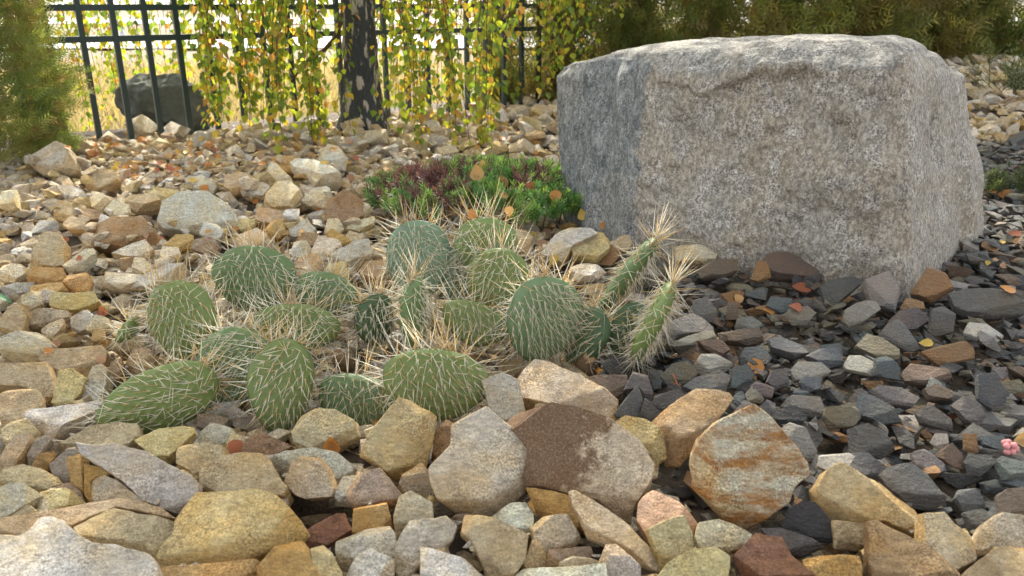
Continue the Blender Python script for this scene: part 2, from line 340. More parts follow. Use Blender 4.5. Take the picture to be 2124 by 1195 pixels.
TAN = """
wh|.1|30|large pale grey speckled stone filling the bottom left corner|-60,1128 20,1127 55,1127 75,1115 95,1090 118,1086 145,1092 165,1112 195,1132 240,1135 285,1148 312,1158 325,1185 322,1250 -60,1260
tn|.2|28|tan stone with a rusty ring stain, bottom left|150,1093 235,1048 255,1055 285,1070 365,1083 368,1110 332,1140 328,1162 300,1160 240,1140 200,1137 170,1114
tn|0|25|long bar-shaped grey-tan stone at the lower left edge|-12,1090 90,1068 250,1035 330,1055 360,1078 240,1055 155,1095 75,1120 30,1129 -12,1124
yl|.15|26|large flat yellowish layered slab, lower left of centre|327,1187 340,1140 368,1110 370,1085 400,1045 415,1030 500,1030 535,1025 575,1040 620,1080 631,1100 615,1115 530,1150 470,1170 400,1180
oc|.1|25|-|300,1195 330,1184 470,1168 531,1160 540,1180 490,1205 300,1225
tn|.2|28|flat-topped tan slab with an ochre front edge below the middle pads|420,1030 422,975 440,960 500,950 545,950 565,965 580,1000 600,1022 590,1038 540,1030 500,1034 440,1036
gr|.1|38|long diagonal grey-tan slab below the leftmost pads|177,932 185,955 230,980 265,1005 300,1040 340,1055 380,1070 400,1055 410,1035 408,1000 395,988 345,965 310,945 250,930 215,937
oc|.1|45|-|180,965 180,1045 195,1044 192,1000 205,990 230,985 215,972
cr|.05|35|-|187,1010 195,990 215,985 250,1002 300,1040 320,1047 318,1060 250,1044 195,1046
mv|.1|45|-|108,965 125,950 150,926 168,942 142,952 150,1000 130,1005 112,988
oc|.3|50|-|138,952 168,943 175,990 178,1035 165,1034 150,1008
tn|.3|35|-|-5,1015 15,978 50,966 85,973 110,985 125,1002 80,1024 45,1014 20,1010 0,1022
gr|0|35|-|-6,1030 5,1012 30,1001 50,1005 82,1025 60,1050 25,1074 12,1088 -6,1082
cr|0|45|-|26,1052 33,1040 55,1045 76,1058 70,1078 30,1088 22,1085
yl|.1|38|-|62,1047 85,1020 120,1010 150,1020 172,1042 140,1056 90,1068 75,1058
mv|.1|40|-|120,1012 145,1002 168,1020 174,1040 150,1047
tn|.1|40|-|-4,978 5,935 35,905 62,902 65,915 45,950 25,974
mv|.2|45|-|57,968 60,940 75,908 95,900 107,915 100,928 85,945 65,967
oc|.3|45|-|65,966 80,943 110,936 112,952 95,976
tn|.3|30|-|115,928 150,905 190,885 240,880 285,885 290,915 270,936 200,940 170,936 130,934
yl|.05|40|-|280,914 330,890 400,885 405,900 375,930 345,962 320,950
gr|0|45|small grey cube-like stone below the left flat pads|410,918 415,893 440,878 475,885 488,900 475,922 430,930
tn|.3|40|-|372,928 430,920 465,930 470,955 430,978 415,1004 400,978 370,964
cr|.1|50|round cream speckled stone below the middle of the cactus|606,895 620,862 655,850 700,855 735,875 742,905 700,928 640,930 613,917
br|.3|40|-|495,948 515,905 540,897 575,915 610,930 570,950 530,965
tn|.25|25|broad flat mauve-tan stone left of the leftmost pads|88,758 110,722 150,712 205,712 224,735 215,762 195,778 170,792 110,772
cr|.1|40|pale tan wedge-shaped stone near the left edge|5,727 12,707 45,690 75,688 95,700 108,715 100,737 60,749 30,750 8,738
tn|.3|35|-|-6,768 50,762 100,757 108,785 110,815 92,832 60,805 -6,806
tn|.2|32|-|3,838 15,805 60,802 85,820 90,852 60,863 50,890 5,893
yl|.1|45|upright yellow block left of the lowest pad|110,848 125,772 150,765 178,785 170,815 140,848 115,855
gr|.1|40|-|150,850 175,810 195,765 215,760 227,770 222,800 205,832 170,845
wh|0|22|thin whitish slab with a frayed tip left of the lowest pad|50,864 70,853 110,850 215,838 216,852 180,872 140,888 110,910 90,899 60,887
tn|.3|35|-|3,893 30,870 55,868 80,895 75,918 40,914 10,924
cr|.1|42|-|45,614 80,602 88,632 60,642 48,638
yl|.1|38|-|103,632 107,605 150,612 195,610 207,630 180,645 130,643
tn|.4|45|-|-4,658 25,632 48,632 57,655 52,688 15,691 -4,684
mv|.1|35|-|48,672 65,650 95,642 140,645 142,660 90,678 60,682
cr|0|42|-|85,688 105,672 130,662 132,675 110,703 95,703
gr|0|40|-|148,688 150,660 180,642 195,655 185,682 165,691
cr|.1|40|-|173,682 200,655 225,660 230,686 195,693
oc|.1|45|-|190,708 195,683 215,683 220,712
tn|.1|35|-|230,718 235,702 290,700 300,717 250,738
tn|.1|40|-|258,768 275,725 300,720 325,735 310,768 280,778
br|.2|45|-|225,784 230,748 250,745 258,767 245,789
gr|0|40|large pale grey slab leaning in front of the evergreen shrub|53,322 85,300 125,302 150,315 156,345 130,356 85,356 65,343
gr|0|42|largest pale grey rock of the left bed, behind the cactus|328,468 340,425 375,405 430,405 470,430 497,458 490,478 440,484 400,482 345,479
br|.8|38|brown lichen-mottled rock left of the pale grey rock|178,506 200,475 240,455 295,455 320,480 328,505 265,514 190,514
tn|.1|42|-|58,548 95,485 125,490 140,510 135,552 95,560 65,556
oc|.6|35|-|58,583 65,558 130,558 136,580 100,589
gr|0|35|-|133,553 160,530 190,512 196,525 170,557 140,565
cr|.1|38|-|-4,578 5,550 45,548 52,566 30,585
oc|.2|40|-|130,593 140,570 180,565 192,585 186,605 150,608
oc|.1|30|-|62,608 65,592 130,590 140,603 110,614
tn|.1|32|-|175,383 195,355 235,355 249,372 200,396
tn|0|30|-|257,423 275,403 320,402 336,422 280,435
yl|.1|30|-|300,397 320,388 370,395 361,411 340,422
cr|0|35|-|216,438 235,418 268,428 270,443 235,453
br|.2|30|-|153,444 165,434 215,438 206,457 165,459
cr|.05|40|-|183,428 190,397 215,402 226,415 205,435
wh|0|40|-|203,465 208,443 236,455 226,471
gr|.1|35|-|233,528 265,510 300,497 319,520 300,538 260,534
cr|0|42|-|274,563 280,535 300,537 314,552 306,571
br|.1|42|-|248,558 250,533 275,535 275,565
gr|.1|30|-|268,593 300,570 370,548 391,560 360,577 310,596
cr|0|30|-|209,593 215,570 290,568 299,580 250,598
oc|.2|38|-|342,508 365,488 400,487 402,511 375,518
mv|0|42|-|399,518 410,495 440,492 456,512 436,531
gr|0|42|-|414,486 425,465 450,463 464,482 456,500 430,498
cr|0|36|-|332,533 338,512 370,515 376,531 350,541
tn|0|30|-|112,448 125,420 175,425 181,440 140,458
tn|0|34|-|131,468 150,450 181,462 176,478 145,478
cr|.1|42|-|-4,428 5,395 30,390 36,430 15,434
gr|0|30|-|119,388 150,388 175,400 184,415 140,415
wh|.05|22|thin flat whitish slab below the hanging birch leaves|603,343 615,335 680,340 706,365 655,376 620,361
cr|.1|45|-|551,358 562,337 575,337 606,375 590,386 555,384
cr|.05|36|-|547,418 575,380 600,375 626,400 606,428 565,434
cr|0|38|-|624,418 650,395 681,388 688,405 671,428 640,424
br|.35|38|brown mottled rock beside the left end of the needle-leaved cushion|674,458 678,415 715,400 750,420 754,450 720,464 690,462
pc|0|42|-|732,432 745,417 765,420 771,435 755,451
tn|.3|28|-|531,463 535,435 615,445 621,453 580,468 545,467
oc|0|42|-|547,481 560,458 586,460 593,478 581,495 555,493
yl|0|40|-|492,468 510,452 531,455 526,471 500,480
gr|.05|42|-|592,483 610,460 635,458 656,478 641,493 610,493
br|.2|35|-|612,503 630,485 661,485 651,510 635,515
gr|0|40|-|601,528 610,500 635,500 649,520 641,538 610,538
cr|0|38|-|647,523 660,492 700,500 713,515 681,538 655,538
cr|.1|40|-|671,483 680,455 700,452 713,475 696,488
oc|.1|34|-|676,493 690,478 720,490 729,502 706,508
cr|0|34|-|714,478 740,460 776,450 776,463 745,478
gr|0|34|blue-grey wedge-shaped slab left of the bluish pad|668,543 720,515 762,492 766,525 720,548 690,548
tn|.1|38|-|611,558 620,535 650,525 673,545 661,563
yl|.1|38|-|671,573 680,545 715,545 724,575 700,588
cr|.1|40|-|484,513 500,480 530,473 556,490 551,510 520,518
br|.3|34|-|744,563 760,545 790,540 811,555 786,583 755,578
gr|0|42|-|654,338 680,297 700,305 721,325 716,348 680,348
oc|.1|36|-|564,333 590,320 616,335 606,352 580,358
tn|.3|34|-|464,388 468,365 500,362 526,370 511,392 485,401
gr|0|30|-|394,378 420,368 451,385 441,397 405,393
gr|0|34|-|504,403 535,375 561,390 546,407 515,408
cr|.02|50|pale faceted lump on top of a wider grey stone, below centre|592,1004 610,960 625,948 660,950 680,975 697,1015 690,1030 640,1036 600,1020
gr|.1|40|-|552,962 600,940 655,930 700,940 732,967 722,995 695,1008 585,1004
yl|.35|48|tilted yellow-ochre block in front of the lower right pad|747,942 762,905 825,829 850,832 905,863 897,910 884,964 850,990 826,996 785,965
pc|.03|48|big pale pinkish cream stone with a rounded lower edge|893,974 937,927 938,884 973,862 1010,847 1042,876 1100,927 1106,978 1090,1013 1050,1053 1017,1071 962,1071 911,1036 897,1003
cr|.25|40|large stone half rust-brown and half cream|1053,884 1071,866 1151,853 1228,866 1268,880 1319,917 1352,964 1348,995 1312,1048 1304,1082 1239,1038 1173,1024 1093,1010 1100,942
cr|.1|25|flat cream slab right of the lower right pad|1058,797 1110,748 1130,750 1200,785 1278,832 1273,861 1225,868 1080,828
gr|0|45|-|1000,795 1040,778 1075,790 1088,852 1050,884 1020,866
br|.3|50|-|895,953 905,895 925,870 945,880 940,932 905,960
mv|.3|48|-|822,1024 835,985 875,960 895,985 899,1034 880,1046 840,1022
mv|.1|38|-|715,1014 750,985 790,975 837,1032 820,1048 735,1057 725,1044
gr|.1|45|-|693,1024 710,990 745,985 730,1045 700,1040
cr|.15|45|small cream boxy stone below the tilted yellow block|818,1074 830,1035 852,1021 895,1043 898,1080 870,1087 820,1112
oc|.2|42|-|730,1114 735,1055 800,1042 810,1075 816,1097 770,1106
gr|.2|38|-|698,1144 700,1125 760,1095 805,1090 820,1110 822,1152 810,1162 770,1145 720,1184 703,1175
rd|.2|36|dull red flat stone right of the yellowish layered slab|629,1102 680,1072 714,1063 728,1100 680,1133 645,1139 628,1118
wh|.1|38|-|713,1200 740,1160 770,1137 790,1150 816,1162 813,1195 770,1225
oc|.25|36|-|533,1184 545,1155 620,1118 640,1140 665,1205 640,1235 533,1235
yl|0|40|-|645,1138 670,1130 690,1150 709,1192 700,1230 660,1230
gr|.3|40|lumpy grey and mauve stone below the pinkish cream stone|818,1174 825,1130 850,1083 900,1080 925,1075 947,1095 937,1122 905,1149 880,1165 850,1195 825,1195
wh|0|34|-|875,1200 872,1135 905,1145 960,1160 1002,1192 1002,1240 880,1240
tn|.3|42|-|958,1108 966,1066 1017,1077 1060,1095 1095,1112 1088,1162 1055,1205 1010,1200 1006,1181 980,1126
gr|0|36|-|1020,1069 1060,1045 1090,1043 1106,1070 1106,1108 1085,1120 1040,1090
oc|.6|40|-|1093,1014 1140,1020 1180,1030 1200,1060 1211,1104 1160,1085 1125,1080 1110,1054
cr|.2|48|small cream cube below the half rust-brown stone|1103,1094 1130,1072 1175,1067 1208,1122 1180,1139 1135,1150 1108,1124
cr|.1|38|long diagonal cream-grey slab below the half rust-brown stone|1182,1022 1195,1018 1240,1045 1300,1090 1360,1145 1374,1172 1366,1186 1300,1156 1265,1134 1220,1113 1205,1078 1190,1053
pk|0|38|pink triangular stone left of the orange-stained rock|1325,1048 1340,1020 1355,1018 1410,1045 1446,1082 1440,1114 1400,1106 1345,1124 1322,1084
yl|.1|52|upright grey and yellow block in front of the pink stone|1345,1098 1385,1080 1418,1070 1441,1132 1440,1149 1400,1170 1375,1186 1355,1129
cr|.1|42|-|1443,1114 1450,1085 1490,1078 1520,1090 1556,1112 1545,1134 1510,1147 1450,1144
yl|.1|36|-|1365,1195 1385,1170 1430,1145 1480,1140 1507,1157 1502,1240 1370,1240
mv|.3|38|-|1133,1174 1138,1145 1225,1133 1229,1152 1210,1178 1160,1184
gr|.1|45|-|1243,1168 1258,1130 1280,1128 1326,1177 1326,1200 1290,1230 1260,1215
gr|.2|34|-|1062,1194 1085,1177 1160,1180 1220,1175 1255,1172 1259,1235 1060,1235
tn|.2|45|-|1082,1182 1105,1120 1120,1125 1133,1150 1131,1180
yl|.2|42|-|1268,878 1300,860 1340,870 1377,900 1381,947 1350,972 1320,928
tn|.1|42|tan block with an ochre right side among dark stones|1351,873 1410,830 1455,802 1510,820 1518,832 1490,868 1442,924 1415,959 1385,959 1375,904
cr|1.0|52|large upright cream rock with orange-brown stain bands|1554,847 1591,873 1667,963 1669,986 1637,1016 1633,1041 1584,1076 1550,1097 1527,1091 1482,1046 1446,1005 1443,943 1456,907 1490,877
yl|.05|42|pale yellow angular rock right of the orange-stained rock|1734,965 1712,982 1691,1014 1697,1053 1742,1080 1795,1088 1825,1080 1866,1099 1905,1115 1905,1052 1859,1024 1829,1001 1795,997 1757,975
tn|.1|50|-|1733,1080 1802,1090 1800,1126 1783,1142 1738,1138
br|.2|38|large brown triangular stone with a pale top edge, lower right|1802,1082 1821,1084 1889,1122 1927,1140 1987,1190 1992,1240 1821,1240 1800,1170 1802,1124
cr|.1|50|upright cream stone right of the brown triangular stone|1915,1067 1957,1065 1976,1088 2021,1118 2022,1157 1987,1190 1949,1163 1912,1133
cr|.1|44|-|2025,1129 2047,1084 2077,1065 2140,1075 2150,1137 2062,1142 2036,1152
tn|.1|34|large cream-tan stone in the bottom right corner|1994,1196 2062,1137 2160,1137 2160,1240 1994,1240
rd|.4|38|dark red-brown stone at the bottom edge, right of centre|1524,1152 1569,1108 1622,1118 1637,1155 1684,1198 1588,1215 1539,1190
oc|.2|45|-|1668,1160 1700,1153 1783,1153 1788,1235 1670,1235
cr|.05|24|flat cream stone against the foot of the granite boulder|1402,518 1475,507 1495,500 1493,518 1482,539 1405,533
gr|.05|38|-|1122,530 1150,490 1185,467 1225,480 1236,492 1187,514 1166,544 1130,534
yl|.1|38|striped cream and yellow stone at the boulder's left foot|1186,520 1200,495 1250,480 1264,495 1263,517 1236,538 1190,531
tn|0|42|-|1262,515 1285,490 1305,490 1311,506 1300,523
tn|.1|42|-|1050,478 1090,480 1104,495 1096,523 1065,518
wh|0|30|-|1183,557 1200,545 1240,553 1259,561 1240,575 1200,578
"""
SLATE = """
dk|0|28|broad dark grey slab right of the boulder's near corner|1970,612 2000,600 2075,598 2110,620 2130,645 2060,653 2005,651 1980,638
so|0|52|rusty brown wedge at the boulder's near corner|1890,607 1925,555 1959,567 1974,602 1936,626
sl|0|45|rough pale grey stone below the boulder's front corner|1791,585 1843,563 1869,606 1859,643 1812,628
sl|0|38|-|1750,663 1755,640 1780,625 1820,623 1827,641 1790,668 1765,675
sm|0|52|upright mauve-grey plate among the dark stones right of the boulder corner|1928,688 1935,640 1960,635 1981,655 1979,688 1945,696
sm|0|32|-|1845,663 1870,643 1910,643 1934,661 1900,683 1870,683
sg|0|38|-|1820,698 1840,675 1863,664 1885,690 1908,722 1890,730 1850,713
sw|0|32|whitish elongated stone in the dark bed near the right edge|2002,688 2010,670 2045,675 2078,700 2070,708 2030,703
so|0|38|dark stone with a rusty orange striped front face|1910,731 1940,718 1995,708 2015,725 2021,742 1950,757
bl|0|26|-|1593,707 1620,700 1660,715 1681,731 1650,740 1600,725
bl|0|28|-|1672,738 1700,722 1735,725 1749,757 1715,760
sw|0|40|white angular stone in the middle of the dark bed|1750,758 1762,737 1785,738 1813,753 1811,778 1790,774 1755,766
ol|0|34|olive-grey layered stone in the middle of the dark bed|1777,717 1800,692 1830,705 1859,730 1861,748 1830,748 1795,728
bl|0|45|-|1812,778 1815,745 1840,737 1866,760 1871,788 1840,784
bl|0|55|tall blue-green upright plate near the right edge|2030,778 2060,775 2086,815 2086,842 2060,852 2032,828
sm|0|32|-|1975,838 1995,825 2040,845 2046,859 2030,884 2000,869
bl|0|32|-|1775,853 1780,820 1800,818 1850,850 1871,872 1830,876 1790,862
ol|0|42|-|1708,864 1712,848 1775,842 1786,867 1770,884 1720,889
sg|0|32|dark striated stone right of the blackish block|1620,841 1645,820 1700,820 1709,847 1700,864 1670,862
bk|0|48|blackish flat-faced block above the orange-stained rock|1603,853 1650,840 1673,867 1660,882 1625,882 1602,876
sm|0|30|-|1803,813 1825,800 1870,805 1906,826 1890,843 1840,838
dk|0|34|-|1900,853 1930,838 1970,870 1976,893 1940,884 1910,874
sb|0|38|-|1915,808 1940,797 1976,810 1976,828 1925,828
sb|0|30|-|1870,773 1890,755 1960,770 1971,787 1920,798 1880,788
dk|0|36|large dark brown-grey wedge above the pale yellow rock|1827,983 1850,965 1890,960 1920,990 1956,1042 1940,1054 1890,1050 1845,1009
dk|0|40|-|1752,953 1770,938 1800,937 1841,970 1830,992 1790,996 1770,979
sw|0|40|dark stone capped with bright white crust above the pale yellow rock|1697,968 1700,945 1760,942 1784,960 1784,989 1765,989 1720,979
sl|0|45|crinkled pale grey stone touching the orange-stained rock|1625,934 1612,895 1640,875 1670,890 1694,937 1685,954 1660,960
dk|0|42|-|1765,938 1760,890 1800,880 1830,895 1856,932 1830,949
bk|0|42|blackish angular stone below the pale yellow rock|1622,1089 1640,1055 1665,1040 1690,1045 1730,1090 1734,1124 1690,1122 1640,1105
dk|0|26|-|1580,1094 1620,1095 1680,1120 1701,1137 1660,1152 1620,1144
sg|0|38|-|1893,939 1920,930 1955,960 1966,977 1925,984 1900,969
sb|0|46|-|1940,944 1975,920 1995,940 2004,973 1980,974
dk|0|38|-|2000,959 2010,940 2055,945 2064,962 2035,986 2010,984
bl|0|34|-|2060,959 2080,945 2124,960 2135,992 2080,994
sg|0|34|-|1980,1034 1990,1015 2020,1015 2049,1052 2000,1059
sb|0|45|-|2070,1029 2090,1015 2135,1010 2135,1074 2072,1070
dk|0|36|-|1995,1064 2040,1055 2063,1077 2040,1099 2010,1094
sw|0|50|small round white-speckled stone in the right of the dark bed|1930,918 1940,900 1965,900 1968,922 1945,931
so|0|50|-|2000,933 2000,900 2025,900 2031,937 2015,942
bl|0|34|-|2040,923 2035,905 2080,905 2116,932 2090,944
sg|0|36|-|1417,803 1440,785 1490,770 1514,781 1505,813 1450,816
bl|0|42|-|1513,803 1515,765 1545,758 1568,776 1545,809
ol|0|45|olive stone topped by a curled brown sprig|1370,779 1395,755 1425,750 1446,776 1420,799 1390,799
sl|0|40|-|1440,758 1455,735 1485,732 1521,757 1500,774 1460,782
sb|0|32|-|1447,706 1500,705 1513,727 1495,738 1465,723
sl|0|20|-|1393,713 1440,690 1480,685 1486,701 1410,725
sb|0|36|-|1490,688 1575,683 1583,706 1550,713 1495,706
bl|0|42|-|1533,743 1545,722 1580,718 1601,741 1590,756 1540,760
sg|0|38|-|1525,678 1530,660 1560,655 1583,671 1570,685 1530,686
bl|0|34|-|1590,633 1600,615 1640,622 1649,638 1620,648
ol|0|40|-|1627,653 1640,637 1675,635 1691,651 1670,675 1645,673
sl|0|32|-|1640,768 1655,752 1700,757 1719,776 1690,788 1650,788
bl|0|38|-|1657,793 1665,782 1707,783 1701,807 1670,815
sg|0|50|pointed grey stone right of the flat cream slab|1275,858 1300,825 1322,800 1331,826 1322,869 1280,864
dk|0|50|-|1325,868 1338,825 1371,857 1345,874
sm|0|40|-|1353,838 1360,818 1410,810 1421,826 1395,838 1372,854
sg|0|45|-|1295,809 1315,770 1345,780 1356,812 1345,834 1325,804
sb|0|32|-|1218,788 1225,780 1300,780 1301,808 1270,824
sm|0|45|-|1590,793 1600,770 1630,765 1636,797 1610,809
sm|0|38|-|1555,803 1570,790 1606,806 1600,826 1570,824
ol|0|40|-|1545,818 1560,802 1586,826 1580,836 1550,834
sg|0|46|-|1570,853 1590,830 1609,836 1605,864 1585,874
sm|0|38|-|1520,858 1545,830 1571,841 1560,859
sb|0|48|-|1505,663 1510,630 1530,628 1531,663
sg|0|40|-|1430,653 1440,625 1465,620 1488,651 1480,664 1450,668
sl|0|28|-|1375,693 1390,670 1435,655 1480,675 1481,688 1400,694
sb|0|30|long brown-grey stone against the boulder's front foot|1580,545 1600,520 1640,528 1700,560 1690,575 1630,572 1600,570
so|0|52|small ochre stone leaning on the boulder's front foot|1556,580 1572,540 1590,542 1600,575 1575,585
sb|0|28|-|1448,560 1470,540 1530,535 1528,560 1500,572 1455,573
dk|0|30|-|1700,600 1720,585 1770,572 1795,580 1760,610 1730,635 1712,622
so|0|40|-|1868,638 1880,618 1915,625 1918,640 1885,645
"""
# ------------------------------------------------------------------ granite boulder
def build_boulder():
    n = 120
    g = np.linspace(0, 1, n + 1)
    V = []; Fq = []; tagv = []
    A, B = np.meshgrid(g, g); a = A.ravel(); b = B.ravel(); o = np.zeros_like(a); e = np.ones_like(a)
    sides = [(a, o, b), (e, a, b), (1 - a, e, b), (o, 1 - a, b), (a, b, e), (a, 1 - b, o)]
    idx = np.arange((n + 1) ** 2).reshape(n + 1, n + 1)
    q = np.stack([idx[:-1, :-1].ravel(), idx[:-1, 1:].ravel(), idx[1:, 1:].ravel(), idx[1:, :-1].ravel()], 1)
    for k, s in enumerate(sides):
        V.append(np.stack(s, 1)); Fq.append(q + k * (n + 1) ** 2); tagv.append(np.full(len(a), k))
    P = np.concatenate(V); Fq = np.concatenate(Fq); face = np.concatenate(tagv)
    # weld
    key = np.round(P * n).astype(np.int64); key = key[:, 0] * 1000003 + key[:, 1] * 1009 + key[:, 2]
    _, first, inv = np.unique(key, return_index=True, return_inverse=True)
    P = P[first]; face = face[first]; Fq = inv[Fq]
    zb = -0.07
    def corner(px, py, y, z=None):
        p = at_y(px, py, y)
        if z is not None: p = np.array([p[0], p[1], z])
        return p
    FLB = on_z(1306, 512); FRB = on_z(1885, 612); BRB = on_z(2040, 455); BLB = on_z(1172, 432)
    FLT = corner(1326, 142, FLB[1] + 0.05); FRT = corner(1872, 132, FRB[1] + 0.07); BRT = corner(2012, 102, 1.98); BLT = corner(1158, 116, 2.33)
    for p in (FLB, FRB, BRB, BLB): p[2] = zb
    u, v, w = P[:, 0:1], P[:, 1:2], P[:, 2:3]
    # sharpen w: the eased corners
    bot = FLB * (1 - u) * (1 - v) + FRB * u * (1 - v) + BRB * u * v + BLB * (1 - u) * v
    top = FLT * (1 - u) * (1 - v) + FRT * u * (1 - v) + BRT * u * v + BLT * (1 - u) * v
    W = bot * (1 - w) + top * w
    u, v, w = u[:, 0], v[:, 0], w[:, 0]
    nzl = vnoise(W * 3.1, 1); nzm = vnoise(W * 9, 2)
    # crowned, sloping top: front chamfer rises to the ridge, falls away at the sides
    crown = 0.042 * np.clip(v / 0.12, 0, 1) + 0.004 * smooth(v, 0.10, 0.40) - 0.035 * smooth(v, 0.55, 1.0)
    crown = crown * (0.62 + 0.38 * smooth(u, 0.0, 0.45)) - 0.018 * (1 - smooth(u, 0.0, 0.22)) * smooth(v, 0.2, 0.9) - 0.035 * smooth(u, 0.86, 1.0) * smooth(v, 0.15, 0.5)
    W[:, 2] += crown * smooth(w, 0.80, 1.0)
    # rounding of the vertical edges
    cen = W.mean(0)
    rad = np.abs(u - 0.5) * 2; rav = np.abs(v - 0.5) * 2; cor = smooth(rad, 0.86, 1.0) * smooth(rav, 0.86, 1.0)
    W[:, :2] += (cen[:2] - W[:, :2]) * (0.045 * cor)[:, None]
    te = smooth(w, 0.90, 1.0) * np.maximum(smooth(rad, 0.86, 1.0), smooth(rav, 0.86, 1.0))
    te = te * (1 - 0.8 * (1 - smooth(v, 0.0, 0.2)))
    W[:, :2] += (cen[:2] - W[:, :2]) * (0.05 * te)[:, None]; W[:, 2] -= 0.012 * te
    # split front face: hollow under a ragged lip, proud rib towards the right corner
    nf = np.array([-(FRB - FLB)[1], (FRB - FLB)[0], 0]); nf /= np.linalg.norm(nf)        # inward
    lipline = 0.955 + 0.030 * vnoise(np.stack([u * 7, u * 0 + 3, u * 0], 1), 3) + 0.03 * vnoise(np.stack([u * 17, u * 0, u * 0], 1), 4) + 0.015 * vnoise(np.stack([u * 45, u * 0, u * 0], 1), 14) - 0.13 * smooth(u, 0.66, 0.84) - 0.05 * (1 - smooth(u, 0.0, 0.14))
    rightline = 0.80 + 0.05 * vnoise(np.stack([w * 5, w * 0, w * 0 + 7], 1), 5) - 0.03 * w
    hollow = (1 - smooth(w, lipline - 0.035, lipline + 0.01)) * (1 - smooth(u, rightline - 0.12, rightline + 0.05)) * smooth(u, 0.0, 0.10)
    depth = 0.016 * (0.55 + 0.45 * smooth(w, 0.25, 0.88)) + 0.012 * vnoise(W * 12, 6)
    onf = 1 - smooth(v, 0.0, 0.12)
    W += nf[None] * (hollow * depth * onf)[:, None]
    rib = np.exp(-((u - 0.90) / 0.07) ** 2) * smooth(w, 0.1, 0.5) * onf; W -= nf[None] * (0.018 * rib)[:, None]
    # right face: notch and spalled scale
    nr_ = np.array([(BRB - FRB)[1], -(BRB - FRB)[0], 0]); nr_ /= np.linalg.norm(nr_)
    onr = smooth(u, 0.9, 1.0)
    notch = np.exp(-((v - 0.42) / 0.06) ** 2 - ((w - 0.68) / 0.12) ** 2); W -= nr_[None] * (0.03 * notch * onr)[:, None]
    step = smooth(v, 0.68, 0.76) * (1 - smooth(w, 0.42, 0.66)); W += nr_[None] * (0.018 * step * onr)[:, None]
    # left face: vertical ribs
    onl = (1 - smooth(u, 0.0, 0.1)); nl_ = np.array([-(BLB - FLB)[1], (BLB - FLB)[0], 0]); nl_ /= np.linalg.norm(nl_)
    W += nl_[None] * (onl * (0.012 * vnoise(np.stack([v * 9, w * 1.5, w * 0], 1), 8) + 0.02 * smooth(v, 0.35, 0.5)))[:, None]
    # general relief
    W += 0.009 * vnoise3(W * 5, 20) + (0.006 + 0.005 * onf)[:, None] * vnoise3(W * 14, 30)
    rough = 0.35 + 0.65 * onf
    W += (0.006 * rough)[:, None] * vnoise3(W * 38, 40) + (0.0022 * rough)[:, None] * vnoise3(W * 95, 50)
    skin = np.clip((1 - smooth(u, 0.0, 0.035)) * smooth(v + 0.03 * vnoise(W * 22, 91) + 0.02 * vnoise(W * 60, 92), 0.0, 0.03) + 0.45 * smooth(w, 0.985, 1.0) + 0.25 * notch * onr + 0.9 * smooth(v, 0.93, 1.0), 0, 1)  # mask paints the left face's cool shade together with its darker stone skin
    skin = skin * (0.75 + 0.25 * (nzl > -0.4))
    base = np.array([cen[0], cen[1], 0.0])
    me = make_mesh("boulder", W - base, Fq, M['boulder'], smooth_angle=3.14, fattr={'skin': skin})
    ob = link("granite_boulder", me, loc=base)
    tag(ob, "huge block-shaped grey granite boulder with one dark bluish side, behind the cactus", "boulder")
    return ob, [tuple(p[:2]) for p in (FLB, FRB, BRB, BLB)]
boulder, BFOOT = build_boulder()

# ------------------------------------------------------------------ fence
def box(mb, c, ax, half):
    c = np.asarray(c, float); V = []
    for sx in (-1, 1):
        for sy in (-1, 1):
            for sz in (-1, 1): V.append(c + ax[0] * sx * half[0] + ax[1] * sy * half[1] + ax[2] * sz * half[2])
    mb.add(V, [(0, 1, 3, 2), (4, 6, 7, 5), (0, 4, 5, 1), (2, 3, 7, 6), (0, 2, 6, 4), (1, 5, 7, 3)])
fd3 = np.array([FD[0], FD[1], 0]); fn3 = np.array([-FD[1], FD[0], 0]); z3 = np.array([0, 0, 1.0])
f_root = empty("metal_fence", (F0[0], F0[1], 0)); tag(f_root, "dark green metal bar fence along the back of the garden", "fence")
FTOP = 1.35; F_I = range(-5, 22)
mb = MB(); box(mb, (0, 0, (FTOP - 0.06) / 2), (fd3, fn3, z3), (0.011, 0.011, (FTOP + 0.06) / 2)); bar_me = mb.mesh("bar", M['fence'])
mb = MB(); box(mb, (0, 0, (FTOP + 0.1) / 2 - 0.05), (fd3, fn3, z3), (0.022, 0.022, (FTOP + 0.2) / 2)); post_me = mb.mesh("post", M['fence'])
for i in F_I:
    p = fence_pt(i) - F0
    link("bar" if i not in (-4, 21) else "post", bar_me if i not in (-4, 21) else post_me, f_root, (p[0], p[1], 0))
for zr in (0.405, 0.528, FTOP - 0.14, FTOP - 0.02):
    mb = MB(); L = BAR * (F_I[-1] - F_I[0]); mid = (fence_pt(F_I[0]) + fence_pt(F_I[-1])) / 2 - F0
    box(mb, (0, 0, 0), (fd3, fn3, z3), (L / 2, 0.0085, 0.0125)); link("rail", mb.mesh("rail", M['fence']), f_root, (mid[0], mid[1], zr))

